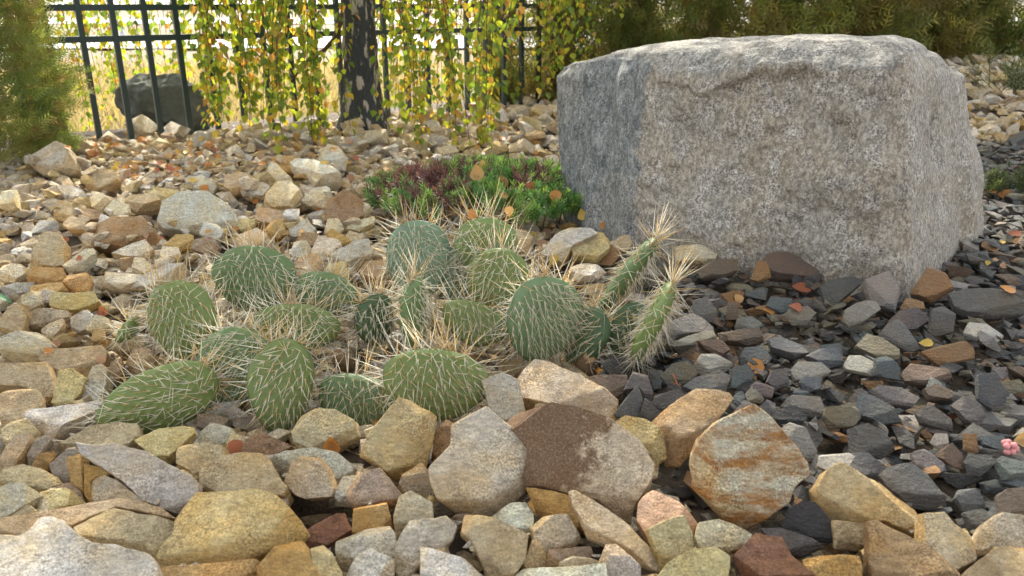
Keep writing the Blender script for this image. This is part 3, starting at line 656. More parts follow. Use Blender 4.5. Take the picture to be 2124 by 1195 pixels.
# ------------------------------------------------------------------ rock beyond the fence
def cut_rock(seed, sub=4, ncut=12, flat=(1, 1, 1), dmin=0.55, dmax=0.85, amp=0.03):
    bm = bmesh.new(); bmesh.ops.create_icosphere(bm, subdivisions=sub, radius=1.0)
    V = np.array([v.co[:] for v in bm.verts]); Fc = [tuple(v.index for v in f.verts) for f in bm.faces]; bm.free()
    r = np.random.default_rng(seed)
    for _ in range(ncut):
        nn = r.normal(size=3); nn /= np.linalg.norm(nn); d = r.uniform(dmin, dmax)
        ex = np.maximum(0, V @ nn - d); V = V - ex[:, None] * nn
    V = V * np.array(flat); V = V + amp * vnoise3(V * 3, seed) + amp * 0.4 * vnoise3(V * 9, seed + 5)
    return V, np.array(Fc)
V, Fc = cut_rock(9, 5, 14, (1, 0.75, 0.72), 0.66, 0.92, 0.09)
p0 = at_y(335, 232, 4.05)
dr = link("background_rock", make_mesh("rock", V * np.array([0.235, 0.2, 0.27]), Fc, flat_mat('dark_rock', (0.12, 0.125, 0.105), 1.0, 0.5, 25, 0.05, 0.03), smooth_angle=3.14), loc=p0)
tag(dr, "rounded dark grey rock half hidden behind the fence bars at left", "rock")

# ------------------------------------------------------------------ birch tree
def bark_mat():
    m, nt, b = new_mat('birch_bark'); b.inputs["Roughness"].default_value = 0.85
    tc = N(nt, "ShaderNodeTexCoord"); mp = N(nt, "ShaderNodeMapping"); mp.inputs["Scale"].default_value = (1, 1, 0.33); nt.links.new(tc.outputs["Object"], mp.inputs[0]); v = mp.outputs[0]
    n = noise_n(nt, v, 24, 5, 0.6); sx = N(nt, "ShaderNodeSeparateXYZ"); nt.links.new(tc.outputs["Object"], sx.inputs[0])
    up = ramp(nt, sx.outputs[2], (0.0, 1.0, 0.595, 0.40))
    f = math_n(nt, 'SUBTRACT', n, up); f = ramp(nt, f, (-0.01, 0.03, 0, 1))
    dark = mix(nt, noise_n(nt, v, 90, 4), (0.022, 0.025, 0.028), (0.085, 0.09, 0.092)); pale = mix(nt, noise_n(nt, v, 60, 4), (0.30, 0.26, 0.21), (0.55, 0.50, 0.43))
    nt.links.new(mix(nt, f, dark, pale), b.inputs["Base Color"]); bump(nt, b, n, 0.03, 0.9); return m
M['bark'] = bark_mat()
TB = on_z(755, 262, 0.0); TBX, TBY = TB[0], TB[1]
birch = empty("weeping_birch", (TBX, TBY, 0)); tag(birch, "weeping birch with dark fissured trunk and hanging yellow-green leaves", "tree")
nz, na = 90, 40; V = []
for i in range(nz):
    z = -0.06 + 4.2 * i / (nz - 1); r0 = 0.078 * (1 - 0.16 * z) + 0.045 * math.exp(-max(z, 0) / 0.09)
    for k in range(na):
        t = 2 * math.pi * k / na; V.append([r0 * math.cos(t) + 0.02 * math.sin(z * 1.5) - 0.012 * z, r0 * math.sin(t), z])
V = np.array(V); D = V.copy(); D[:, 2] *= 0.3
V[:, :2] += 0.010 * vnoise3(D * 30, 61)[:, :2] + 0.006 * vnoise3(D * 75, 62)[:, :2]
Fq = np.array([(i * na + k, i * na + (k + 1) % na, (i + 1) * na + (k + 1) % na, (i + 1) * na + k) for i in range(nz - 1) for k in range(na)])
link("trunk", make_mesh("trunk", V, Fq, M['bark'], smooth_angle=3.14), birch)
# limbs arching out and over
limbs = []
for k in range(13):
    t = 2 * math.pi * k / 13 + rng.uniform(-0.2, 0.2); L = rng.uniform(1.3, 2.5); z0 = rng.uniform(1.4, 3.2); h = rng.uniform(0.5, 1.0)
    pts = [np.array([math.cos(t) * L * s + 0.05 * math.sin(5 * s + k), math.sin(t) * L * s, z0 + h * math.sin(s * 2.3) * 1.0]) for s in np.linspace(0, 1, 12)]
    limbs.append(pts); mb = MB(); mb.tube(pts, np.linspace(0.035, 0.008, 12), 7); link("branch", mb.mesh("branch", M['twig'], 3.14), birch)
# the crooked low branch left of the trunk
pts = [at_y(px, py, TBY - 0.03) - np.array([TBX, TBY, 0]) for px, py in ((742, -60), (722, -10), (708, 40), (695, 80), (672, 105), (648, 118), (618, 150), (600, 175))]
mb = MB(); mb.tube(pts, np.linspace(0.016, 0.005, len(pts)), 7); link("branch", mb.mesh("branch", M['twig'], 3.14), birch)

LEAF_T = np.array([(0, 0, 0), (-.40, .26, .07), (-.31, .58, .05), (0, 1, -.04), (.31, .58, .05), (.40, .26, .07), (0, .42, -.02)])
LEAF_F = [(0, 6, 1), (1, 6, 2), (2, 6, 3), (3, 6, 4), (4, 6, 5), (5, 6, 0)]
def leaf_colour():
    r = rng.random()
    if r < 0.42: c = (0.27, 0.30, 0.035)
    elif r < 0.76: c = (0.13, 0.20, 0.035)
    elif r < 0.93: c = (0.42, 0.31, 0.05)
    else: c = (0.45, 0.24, 0.06)
    f = rng.uniform(0.75, 1.2); return tuple(x * f for x in c)
strands = []
def strand_set(n, x0, x1, b0, b1, y0, y1):
    for _ in range(n):
        px = rng.uniform(x0, x1); px += 16 * math.sin(px / 11.0); py = b0 + (b1 - b0) * rng.random() ** 0.7; y = rng.uniform(y0, y1); strands.append((px, py, y))
strand_set(30, 440, 715, 120, 285, 3.25, 3.75)
strand_set(10, 500, 690, 200, 300, 3.2, 3.5)
strand_set(5, 590, 645, 300, 325, 3.1, 3.3)
strand_set(5, 425, 470, 230, 275, 3.2, 3.4)
strand_set(32, 800, 1035, 140, 300, 3.2, 3.9)
strand_set(9, 860, 1010, 260, 318, 3.05, 3.3)
strand_set(12, 1100, 1205, 60, 205, 3.9, 4.7)
strand_set(6, 1040, 1100, 30, 130, 3.9, 4.5)
strand_set(10, 1200, 1300, -20, 45, 3.8, 4.6)
strand_set(11, 150, 240, 20, 130, 4.2, 5.2)
strand_set(24, 235, 440, 90, 220, 4.1, 5.0)
strand_set(6, 160, 240, 190, 280, 4.2, 4.6)
strand_set(34, 430, 1130, 60, 215, 4.3, 5.0)
leaves = []      # (matrix 3x3, pos, size, colour)
tw = MB()
for (px, py, y) in strands:
    bp = at_y(px, py, y) - np.array([TBX, TBY, 0])
    if beyond(bp[0] + TBX, bp[1] + TBY) < 0 and bp[2] < 0.03: bp[2] = 0.03
    zt = rng.uniform(1.3, 2.1); ddx, ddy = rng.uniform(-0.4, 0.4), rng.uniform(-0.15, 0.2); ph = rng.uniform(0, 6)
    nseg = 16; path = []
    for s in np.linspace(0, 1, nseg):
        path.append([bp[0] + ddx * s ** 1.5 + 0.026 * math.sin(ph + 7 * s), bp[1] + ddy * s ** 1.5 + 0.02 * math.cos(ph + 8 * s), bp[2] + (zt - bp[2]) * s])
    path = np.array(path); tw.tube(path, np.linspace(0.0010, 0.0032, nseg), 4, cap=False)
    L = zt - bp[2]; step = 0.0195; k = int(L / step)
    for q in range(k):
        s = (q + rng.random()) / k
        if path[0][2] + s * L > 0.75 and rng.random() < 0.35: continue
        i = min(int(s * (nseg - 1)), nseg - 2); fr = s * (nseg - 1) - i; P = path[i] * (1 - fr) + path[i + 1] * fr
        az = rng.uniform(0, 2 * math.pi); off = np.array([math.cos(az), math.sin(az), 0]) * (0.008 + 0.045 * rng.random() ** 2)
        tip = Vector((math.cos(az) * 0.55, math.sin(az) * 0.55, -rng.uniform(0.5, 1.3))).normalized()
        nrm = Vector((math.cos(az), math.sin(az), 0.5)) + Vector((rng.uniform(-.8, .8), rng.uniform(-.8, .8), rng.uniform(-.4, .4)))
        xa = tip.cross(nrm).normalized(); za = xa.cross(tip)
        mat = np.array([xa[:], tip[:], za[:]]).T
        leaves.append((mat, P + off, rng.uniform(0.022, 0.045), leaf_colour()))
link("hanging_twigs", tw.mesh("twigs", M['twig']), birch)["kind"] = "stuff"
# the 300 leaves that show largest become objects of their own
def leaf_px(L):
    w_ = L[1] + np.array([TBX, TBY, 0]); x, yv = to_px(w_)
    return L[2] / w_[1] if (0 < x < 2124 and 0 < yv < 1195) else 0
order = sorted(range(len(leaves)), key=lambda i: -leaf_px(leaves[i])); big = order[:300]; rest = order[300:]
leaf_me = make_mesh("leaf", LEAF_T, [tuple(f) for f in LEAF_F], M['leaf'], smooth_angle=3.14)
for i in big:
    m3, P, s, c = leaves[i]; o = link("leaf", leaf_me, birch, P); o.rotation_euler = Matrix(m3.tolist()).to_euler(); o.scale = (s, s, s); o.color = (*c, 1)
def leaf_cloud(items, T, Fc):
    T = np.asarray(T); nT = len(T); V = np.empty((len(items) * nT, 3)); C = np.empty((len(items) * nT, 3))
    for j, (m3, P, s, c) in enumerate(items):
        V[j * nT:(j + 1) * nT] = (T * s) @ m3.T + P; C[j * nT:(j + 1) * nT] = c
    Fa = np.asarray(Fc)[None] + (np.arange(len(items)) * nT)[:, None, None]
    return V, Fa.reshape(-1, Fa.shape[-1]), C
V, Fa, C = leaf_cloud([leaves[i] for i in rest], LEAF_T, LEAF_F)
fo = link("hanging_foliage", make_mesh("foliage", V, Fa, M['leaf_j'], C), birch); fo["kind"] = "stuff"
# crown above the frame, which shades the garden
NC = 13500; g = nrg.normal(size=(NC, 3)); g /= np.linalg.norm(g, axis=1)[:, None]; rr = nrg.random(NC) ** 0.45
P = g * rr[:, None] * np.array([3.0, 2.3, 1.35]) + np.array([0.35, -0.35, 2.85])
clump = vnoise(P * 1.6, 71) + 0.5 * vnoise(P * 4.0, 72); P = P[(clump > -0.35) & (P[:, 2] > 1.35)]
th = nrg.random(len(P)) * 2 * math.pi; ph = np.arccos(nrg.uniform(-1, 1, len(P)))
t1 = np.stack([np.sin(ph) * np.cos(th), np.sin(ph) * np.sin(th), np.cos(ph)], 1); t2 = np.cross(t1, nrg.normal(size=t1.shape)); t2 /= np.linalg.norm(t2, axis=1)[:, None]
s = nrg.uniform(0.05, 0.075, len(P))[:, None]
V = np.stack([P, P + s * (0.5 * t1 + 0.42 * t2), P + s * t1, P + s * (0.5 * t1 - 0.42 * t2)], 1).reshape(-1, 3)
C = np.repeat(np.array([leaf_colour() for _ in range(len(P))]), 4, 0)
cr = link("crown", make_mesh("crown", V, np.arange(len(V)).reshape(-1, 4), M['leaf_j'], C), birch); cr["kind"] = "stuff"

# ------------------------------------------------------------------ thuja shrubs and hedge
def spray_template(rows):
    V = []; Fc = []
    def blade(p, d, w, L):
        p = np.array(p, float); d = np.array(d, float); d /= np.linalg.norm(d); n_ = np.array([-d[1], d[0], 0]); k = len(V)
        V.extend([p, p + d * L * 0.45 + n_ * w * 1.25, p + d * L, p + d * L * 0.45 - n_ * w * 1.25]); Fc.append((k, k + 1, k + 2, k + 3))
    blade((0, 0, 0), (0, 1, 0), 0.018, 1.0)
    for j, yy in enumerate(rows):
        for sg in (-1, 1): blade((0, yy, 0), (sg * 0.75, 0.75, 0), 0.022, 0.48 * (1 - 0.55 * yy))
    V = np.array(V); V[:, 2] = 0.10 * np.abs(V[:, 0]) * 3 - 0.25 * V[:, 1] ** 2; return V, Fc
SPRAY = {False: spray_template((0.15, 0.32, 0.48, 0.64, 0.8)), True: spray_template((0.18, 0.45, 0.7))}
def thuja(name, label, base, rad, height, nspr, size, pal, group=None, lower=0.02):
    root = empty(name, base); tag(root, label, "shrub" if height < 2 else "tree", group)
    mb = MB(); mb.tube([(0, 0, -0.05), (0.01, 0, height * 0.5), (0, 0.01, height * 0.95)], [0.035, 0.025, 0.006], 8); link("trunk", mb.mesh("trunk", M['twig'], 3.14), root)
    items = []; sd = rng.randrange(999); off = np.array(base)
    for _ in range(nspr):
        z = lower + (height - lower) * rng.random() ** (1.9 if height > 2 else 1.25); t = z / height; az = rng.uniform(0, 2 * math.pi)
        prof = (1 - t) ** 0.55 * (0.80 + 0.20 * min(1, t * 6))
        lob = 1 + 0.22 * math.sin(5 * az + 7 * z + sd) * math.sin(9 * z + sd) + 0.12 * rng.uniform(-1, 1)
        rr_ = rad * prof * lob * (rng.uniform(0.45, 1.0) ** 0.4)
        P = np.array([math.cos(az) * rr_, math.sin(az) * rr_, z])
        out = Vector((math.cos(az), math.sin(az), rng.uniform(-0.2, 1.1))) + Vector((rng.uniform(-.5, .5), rng.uniform(-.5, .5), rng.uniform(-.3, .3))); out.normalize()
        side = out.cross(Vector((rng.uniform(-1, 1), rng.uniform(-1, 1), rng.uniform(-.3, .3)))).normalized(); nn = side.cross(out)
        items.append([np.array([side[:], out[:], nn[:]]).T, P, size * rng.uniform(0.7, 1.3), None])
    nv = np.clip(vnoise((np.array([i[1] for i in items]) + off) * 5.0, 81) * 1.3 + 0.45, 0, 1)[:, None]
    CC = np.array(pal[0]) * (1 - nv) + np.array(pal[1]) * nv
    CC[nrg.random(len(items)) < 0.12] = pal[2]; CC *= nrg.uniform(0.7, 1.25, (len(items), 1))
    for i_, c_ in zip(items, CC): i_[3] = c_
    T, SPR_F = SPRAY[height > 2]; T = T * (np.array([1, 1, 1]) if height < 2 else np.array([1.35, 1, 1])); k = len(T)
    V = np.concatenate([(T * s_) @ m3.T + P for m3, P, s_, c in items]); C = np.repeat(np.array([i[3] for i in items]), k, 0)
    Fa = (np.array(SPR_F)[None] + (np.arange(len(items)) * k)[:, None, None]).reshape(-1, 4)
    cr = link("crown", make_mesh("crown", V, Fa, M['needle'], C), root); cr["kind"] = "stuff"; return root
GRN = [(0.13, 0.18, 0.05), (0.27, 0.29, 0.08), (0.26, 0.18, 0.08)]
BRN = [(0.17, 0.19, 0.06), (0.27, 0.20, 0.08), (0.42, 0.36, 0.09)]
thuja("evergreen_shrub", "feathery green evergreen shrub at the left edge beside the fence", (-2.10, 2.98, 0.0), 0.45, 1.5, 11000, 0.07, GRN)
HPOS = [(0.30, 5.25), (0.74, 5.3), (1.2, 5.32), (1.66, 5.38), (2.12, 5.42), (2.6, 5.5), (3.05, 5.6)]
HLAB = ["leftmost evergreen of the clipped hedge, next to the end of the fence", "hedge evergreen with yellowish tips, second from the fence", "hedge evergreen behind the boulder's left top, third from the fence", "greener hedge evergreen above the middle of the boulder", "browned hedge evergreen above the right half of the boulder", "brownish hedge evergreen second from the right end", "rightmost evergreen at the open right end of the hedge"]
for i, (x, y) in enumerate(HPOS):
    thuja("hedge_evergreen", HLAB[i], (x, y, float(ground_z(x, y)) + SOIL), 0.52, 2.5, 8000, 0.115, [BRN, GRN, BRN, GRN, BRN, BRN, GRN][i], "hedge of evergreens behind the boulder")
# ------------------------------------------------------------------ stones traced one by one
STONES = []     # dict(obj, px, py, size, kind, cw, label, named)
OCC_V, OCC_F = [], []      # geometry for the visibility test
occ_n = 0
HG = 0.01; HX0, HY0 = -4.2, 0.35; HW, HH = 900, 640
Hmap = np.zeros((HH, HW)); gy, gx = np.mgrid[0:HH, 0:HW]; Hmap[:] = ground_z(HX0 + gx * HG, HY0 + gy * HG) + SOIL
block = np.zeros((HH, HW), bool)
def mark(poly, grow=0.0):
    xs_ = [p[0] for p in poly]; ys_ = [p[1] for p in poly]; i0 = int((min(xs_) - HX0) / HG) - 2; i1 = int((max(xs_) - HX0) / HG) + 3; j0 = int((min(ys_) - HY0) / HG) - 2; j1 = int((max(ys_) - HY0) / HG) + 3
    i0, j0 = max(i0, 0), max(j0, 0); i1, j1 = min(i1, HW), min(j1, HH)
    if i1 <= i0 or j1 <= j0: return
    block[j0:j1, i0:i1] |= in_poly(HX0 + gx[j0:j1, i0:i1] * HG, HY0 + gy[j0:j1, i0:i1] * HG, poly)
mark(BFOOT)

def traced_stone(kind, line, k):
    col, stain, tilt, label, pts = line.split('|'); r = np.random.default_rng(1000 + k + (500 if kind == 'slate' else 0))
    px = np.array([[float(c) for c in p.split(',')] for p in pts.split()]); pc_ = px.mean(0); px = pc_ + (px - pc_) * 1.035
    stain = float(stain) * (0.6 if float(stain) < 1 else 1); t = R(float(tilt)); yaw = r.uniform(-0.25, 0.25)
    jb = px[:, 1].argmax(); g0 = on_z(px[:, 0].mean(), px[jb, 1], 0.0); G = on_z(px[:, 0].mean(), px[jb, 1], float(ground_z(g0[0], g0[1])) + 0.004)
    n_ = np.array([math.sin(yaw) * math.sin(t), -math.cos(yaw) * math.sin(t), math.cos(t)])
    e1 = np.cross([0, 0, 1.0], n_); e1 /= np.linalg.norm(e1); e1 = -e1 if e1[0] < 0 else e1; e2 = np.cross(n_, e1)
    W = []
    for x, y in px:
        d = ray(x, y); W.append(_C + d * (((G - _C) @ n_) / (d @ n_)))
    W = np.array(W); Q2 = np.stack([(W - G) @ e1, (W - G) @ e2], 1)
    ar = 0.5 * np.sum(Q2[:, 0] * np.roll(Q2[:, 1], -1) - np.roll(Q2[:, 0], -1) * Q2[:, 1])
    if ar < 0: Q2 = Q2[::-1]; W = W[::-1]; ar = -ar
    s = math.sqrt(ar); sl = kind == 'slate'; ring = Q2; cen = ring.mean(0); d0 = ring - cen
    h0 = r.uniform(0.18, 0.30) * s if not sl else r.uniform(0.12, 0.22) * s
    T = (r.uniform(0.34, 0.5) if not sl else r.uniform(0.24, 0.38)) * s
    tx, ty = r.uniform(-0.16, 0.16), r.uniform(-0.20, 0.10)
    cuts = [((-tx, -ty, 1.0), (0, 0, h0))]
    nf = int(r.integers(2, 5)); a0 = r.uniform(0, 6.28)
    for q in range(nf):
        az = a0 + 6.28 * q / nf + r.uniform(-0.6, 0.6); rho = r.uniform(0.45, 0.92)
        if q == 0: az = -math.pi / 2 + r.uniform(-0.6, 0.6); rho = r.uniform(0.40, 0.85)      # a broken face towards the viewer's side
        u_ = np.array([math.cos(az), math.sin(az)]); sup = (d0 @ u_).max(); slope = min(r.uniform(0.5, 2.6), (h0 + 0.05 * T) / ((1 - rho) * sup + 1e-6))
        cuts.append(((slope * u_[0], slope * u_[1], 1.0), (u_[0] * rho * sup, u_[1] * rho * sup, h0)))
    bm = bmesh.new(); m = len(ring)
    lv = []
    for kk, ww in ((1.0, h0 * 1.8), (1.0, -0.18 * T), (0.82, -0.85 * T), (0.55, -T)):
        lv.append([bm.verts.new((d0[i][0] * kk, d0[i][1] * kk, ww)) for i in range(m)])
    for A_, B_ in zip(lv[1:], lv[:-1]):
        for i in range(m): bm.faces.new((A_[i], A_[(i + 1) % m], B_[(i + 1) % m], B_[i]))
    bm.faces.new(lv[0]); bm.faces.new(lv[-1][::-1])
    for no, co in cuts:
        bmesh.ops.bisect_plane(bm, geom=bm.verts[:] + bm.edges[:] + bm.faces[:], plane_co=Vector(co), plane_no=Vector(no).normalized(), clear_outer=True)
        be = [e_ for e_ in bm.edges if len(e_.link_faces) == 1]
        if be: bmesh.ops.holes_fill(bm, edges=be, sides=0)
    bmesh.ops.remove_doubles(bm, verts=bm.verts[:], dist=0.004 * s)
    bmesh.ops.dissolve_limit(bm, angle_limit=R(3), verts=bm.verts[:], edges=bm.edges[:])
    bmesh.ops.bevel(bm, geom=bm.edges[:], offset=(0.014 if not sl else 0.010) * s, segments=1, profile=0.5, affect='EDGES', clamp_overlap=True)
    Lm = (0.11 if s > 0.05 else 0.15 if s > 0.03 else 0.22) * s
    bmesh.ops.triangulate(bm, faces=bm.faces[:])
    for _ in range(4):
        lg = [e_ for e_ in bm.edges if e_.calc_length() > Lm]
        if not lg: break
        bmesh.ops.subdivide_edges(bm, edges=lg, cuts=1, use_grid_fill=False); bmesh.ops.triangulate(bm, faces=bm.faces[:])
    bm.normal_update(); bm.verts.index_update()
    V = np.array([v.co[:] for v in bm.verts]); Fc = [tuple(v.index for v in f.verts) for f in bm.faces]
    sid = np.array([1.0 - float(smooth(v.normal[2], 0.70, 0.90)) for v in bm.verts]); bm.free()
    V[:, 2] -= h0 * 0.5
    am = 0.012 if not sl else 0.008
    V = V + am * s * vnoise3(V / s * 3.0 + k * 9.1, 5) + am * 0.8 * s * vnoise3(V / s * 7.5 + k * 5.3, 6) + am * 0.5 * s * vnoise3(V / s * 17 + k * 2.3, 8)
    c3 = G + e1 * cen[0] + e2 * cen[1]; X3 = V[:, 0:1] * e1 + V[:, 1:2] * e2 + V[:, 2:3] * n_
    mat = M['slate'] if sl else (M['half'] if 'half rust-brown and' in label else M['tan'])
    me = make_mesh("stone", X3, Fc, mat, smooth_angle=R(24), fattr={'side': sid * (r.random() * 0.7 + 0.3)})
    o = link("slate_stone" if sl else "limestone_rock", me, loc=c3)
    base = np.array(PAL[col]) * r.uniform(0.95, 1.12) * (1.15 if (px[:, 1].mean() < 600 and not sl) else 1.0) * (1 + r.uniform(-0.04, 0.04, 3)); o.color = (*base, stain)
    global occ_n
    Wd = X3 + c3; OCC_V.append(Wd); OCC_F.extend([(tuple(i + occ_n for i in f), ('t', len(STONES))) for f in Fc]); occ_n += len(Wd)
    mark([tuple(p[:2]) for p in (c3 + (ring - cen)[:, 0:1] * e1 + (ring - cen)[:, 1:2] * e2)])
    # raise the height map
    ii = ((Wd[:, 0] - HX0) / HG).astype(int); jj = ((Wd[:, 1] - HY0) / HG).astype(int); ok = (ii >= 0) & (ii < HW) & (jj >= 0) & (jj < HH)
    np.maximum.at(Hmap, (jj[ok], ii[ok]), Wd[ok, 2] - 0.012)
    w_, h_ = np.ptp(px[:, 0]), np.ptp(px[:, 1])
    STONES.append(dict(obj=o, px=px[:, 0].mean(), py=px[:, 1].mean(), w=w_, h=h_, kind=kind, cw=CWORD[col], label=None if label == '-' else label))
for k, ln in enumerate([l for l in TAN.strip().splitlines()]): traced_stone('tan', ln, k)
for k, ln in enumerate([l for l in SLATE.strip().splitlines()]): traced_stone('slate', ln, k)

# ------------------------------------------------------------------ rubble between and beyond them
def proto(seed, slate, bev=True):
    r = np.random.default_rng(seed); bm = bmesh.new()
    fl = r.uniform(0.22, 0.52) if slate else r.uniform(0.26, 0.60); el = r.uniform(0.55, 0.95)
    n_ = 10 if slate else 12
    for _ in range(n_):
        p = r.normal(size=3); p /= np.abs(p).max() ** 0.6 * np.linalg.norm(p) ** 0.4; p *= r.uniform(0.75, 1.05); bm.verts.new((p[0], p[1] * el, p[2] * fl))
    bmesh.ops.convex_hull(bm, input=bm.verts[:])
    for v_ in [v_ for v_ in bm.verts if not v_.link_faces]: bm.verts.remove(v_)
    bmesh.ops.dissolve_limit(bm, angle_limit=R(16), verts=bm.verts[:], edges=bm.edges[:])
    if bev: bmesh.ops.bevel(bm, geom=bm.edges[:], offset=0.035 if not slate else 0.018, segments=1, profile=0.5, affect='EDGES', clamp_overlap=True)
    bmesh.ops.triangulate(bm, faces=bm.faces[:])
    bm.verts.ensure_lookup_table(); bm.verts.index_update()
    V = np.array([v.co[:] for v in bm.verts]); Fc = np.array([[v.index for v in f.verts] for f in bm.faces]); bm.free()
    V = V + 0.02 * vnoise3(V * 3 + seed, 7)
    return V, Fc
PROTO = {'tan': [proto(100 + i, False) for i in range(26)], 'slate': [proto(300 + i, True) for i in range(26)]}
PROTO_LO = {'tan': [proto(100 + i, False, False) for i in range(26)], 'slate': [proto(300 + i, True, False) for i in range(26)]}
SLATE_PX = [(1255, 500), (1225, 770), (1290, 870), (1400, 1010), (1500, 1090), (1680, 1075), (1800, 1075), (2000, 1075), (2400, 1050), (3200, 700), (3200, 275), (1900, 275), (1800, 480)]
TANC = ['cr', 'cr', 'cr', 'cr', 'tn', 'tn', 'gr', 'gr', 'oc', 'yl', 'yl', 'wh', 'wh', 'wh', 'mv', 'pc', 'pc', 'pc']; SLC = ['dk', 'dk', 'bl', 'sg', 'sg', 'sg', 'sb', 'sb', 'sm', 'ol', 'ol', 'sl', 'bk', 'dk', 'bl', 'so']
scat = []
def try_place(x, y, size, layer, only=None):
    if beyond(x, y) > (0.10 if x < 1.2 else 9): return
    i, j = int((x - HX0) / HG), int((y - HY0) / HG)
    if not (2 < i < HW - 3 and 2 < j < HH - 3): return
    if inp1(x, y, BFOOT): return
    bl = block[j, i]
    if bl and (layer in (1, 2) or rng.random() < 0.15): return
    ppx, ppy = to_px(np.array([x, y, gz1(x, y)]))
    kind = 'slate' if inp1(ppx, ppy, SLATE_PX) else 'tan'
    if only and kind != only: return
    if kind == 'slate': size *= 0.92
    if bl: size = min(size, 0.017)
    pi = rng.randrange(26); Vp, Fp = PROTO[kind][pi]
    eul = Matrix.Rotation(rng.uniform(0, 6.283), 3, 'Z') @ Matrix.Rotation(R(rng.gauss(0, 15)), 3, 'X') @ Matrix.Rotation(R(rng.gauss(0, 12)), 3, 'Y')
    m3 = np.array(eul); W = (Vp * size) @ m3.T
    hx, hy, hz = np.abs(W[:, 0]).max(), np.abs(W[:, 1]).max(), (W[:, 2].max() - W[:, 2].min()) / 2
    a, b = max(1, int(hx * 0.8 / HG)), max(1, int(hy * 0.8 / HG)); sl_ = Hmap[max(0, j - b):j + b + 1, max(0, i - a):i + a + 1]
    gz = gz1(x, y); base = np.percentile(sl_, 45 if layer < 2 else 15)
    if bl: base = gz + SOIL - 0.006
    elif y < 1.8 and layer < 2: base = min(base, gz - 0.022 + 0.012 * layer)
    zc = base + hz * 0.72
    if zc - hz > gz1(x, y) + 0.035: return
    if not bl:
        jj, ii = np.mgrid[max(0, j - b):min(HH, j + b + 1), max(0, i - a):min(HW, i + a + 1)]
        rr_ = ((ii - i) / (a + 0.5)) ** 2 + ((jj - j) / (b + 0.5)) ** 2; top_ = zc + hz * 0.85 * np.sqrt(np.clip(1 - rr_, 0, 1))
        sub = Hmap[max(0, j - b):min(HH, j + b + 1), max(0, i - a):min(HW, i + a + 1)]; np.copyto(sub, np.maximum(sub, np.where(rr_ < 1, top_, -9)))
    cc = rng.choice(TANC if kind == 'tan' else SLC)
    if kind == 'slate' and y > 2.4 and cc == 'so': cc = 'dk'
    colr = np.array(PAL[cc]) * rng.uniform(0.92, 1.2)
    scat.append(dict(kind=kind, p=pi, size=size, m3=m3, c=np.array([x, y, zc]), col=colr, cw=CWORD[cc]))
def scatter(y0, y1, d, layer, smin, smax, keep=1.0, only=None):
    y = y0
    while y < y1:
        w = 0.80 * y + 0.25; wo = w + (0.75 if layer == 0 else 0); x = -wo
        while x < wo:
            xx, yy = x + rng.uniform(-0.5, 0.5) * d, y + rng.uniform(-0.5, 0.5) * d
            if abs(x) > w:
                if rng.random() < 0.45: try_place(xx, yy, smax * rng.uniform(0.7, 1.1), layer, only)
            elif rng.random() < keep: try_place(xx, yy, smin + (smax - smin) * rng.random() ** 1.8, layer, only)
            x += d
        y += d
scatter(0.55, 1.9, 0.036, 0, 0.018, 0.034)
scatter(1.9, 3.4, 0.038, 0, 0.016, 0.036)
scatter(3.4, 6.2, 0.068, 0, 0.030, 0.062, 0.95)
scatter(0.6, 1.9, 0.048, 1, 0.018, 0.036, 0.8)
scatter(1.6, 3.6, 0.050, 1, 0.018, 0.044, 0.85)
scatter(3.2, 6.0, 0.13, 1, 0.05, 0.085, 0.6)
scatter(0.6, 2.5, 0.036, 1, 0.018, 0.040, 0.95, 'slate')
scatter(0.6, 1.7, 0.024, 2, 0.006, 0.013, 0.7)

# which of them show largest?
from mathutils.bvhtree import BVHTree
allV = list(OCC_V); tri = []; own = []
for f, t in OCC_F:
    for q in range(1, len(f) - 1): tri.append((f[0], f[q], f[q + 1])); own.append(t)
nv = occ_n
bw = np.array([v.co[:] for v in boulder.data.vertices]) + np.array(boulder.location); allV.append(bw)
for p in boulder.data.polygons:
    v = p.vertices
    tri.append((v[0] + nv, v[1] + nv, v[2] + nv)); own.append(('b', 0)); tri.append((v[0] + nv, v[2] + nv, v[3] + nv)); own.append(('b', 0))
nv += len(bw)
for si, s_ in enumerate(scat):
    Vp, Fp = PROTO[s_['kind']][s_['p']]; allV.append((Vp * s_['size']) @ s_['m3'].T + s_['c'])
    tri += [tuple(f) for f in (Fp + nv).tolist()]; own += [('s', si)] * len(Fp); nv += len(Vp)
bvh = BVHTree.FromPolygons(np.concatenate(allV).tolist(), tri, all_triangles=True)
hits = {}
for py in range(100, 1195, 6):
    for px in range(0, 2124, 6):
        d = Vector(ray(px, py).tolist()); h = bvh.ray_cast(Vector(_C.tolist()), d)
        if h[2] is not None: hits[own[h[2]]] = hits.get(own[h[2]], 0) + 1
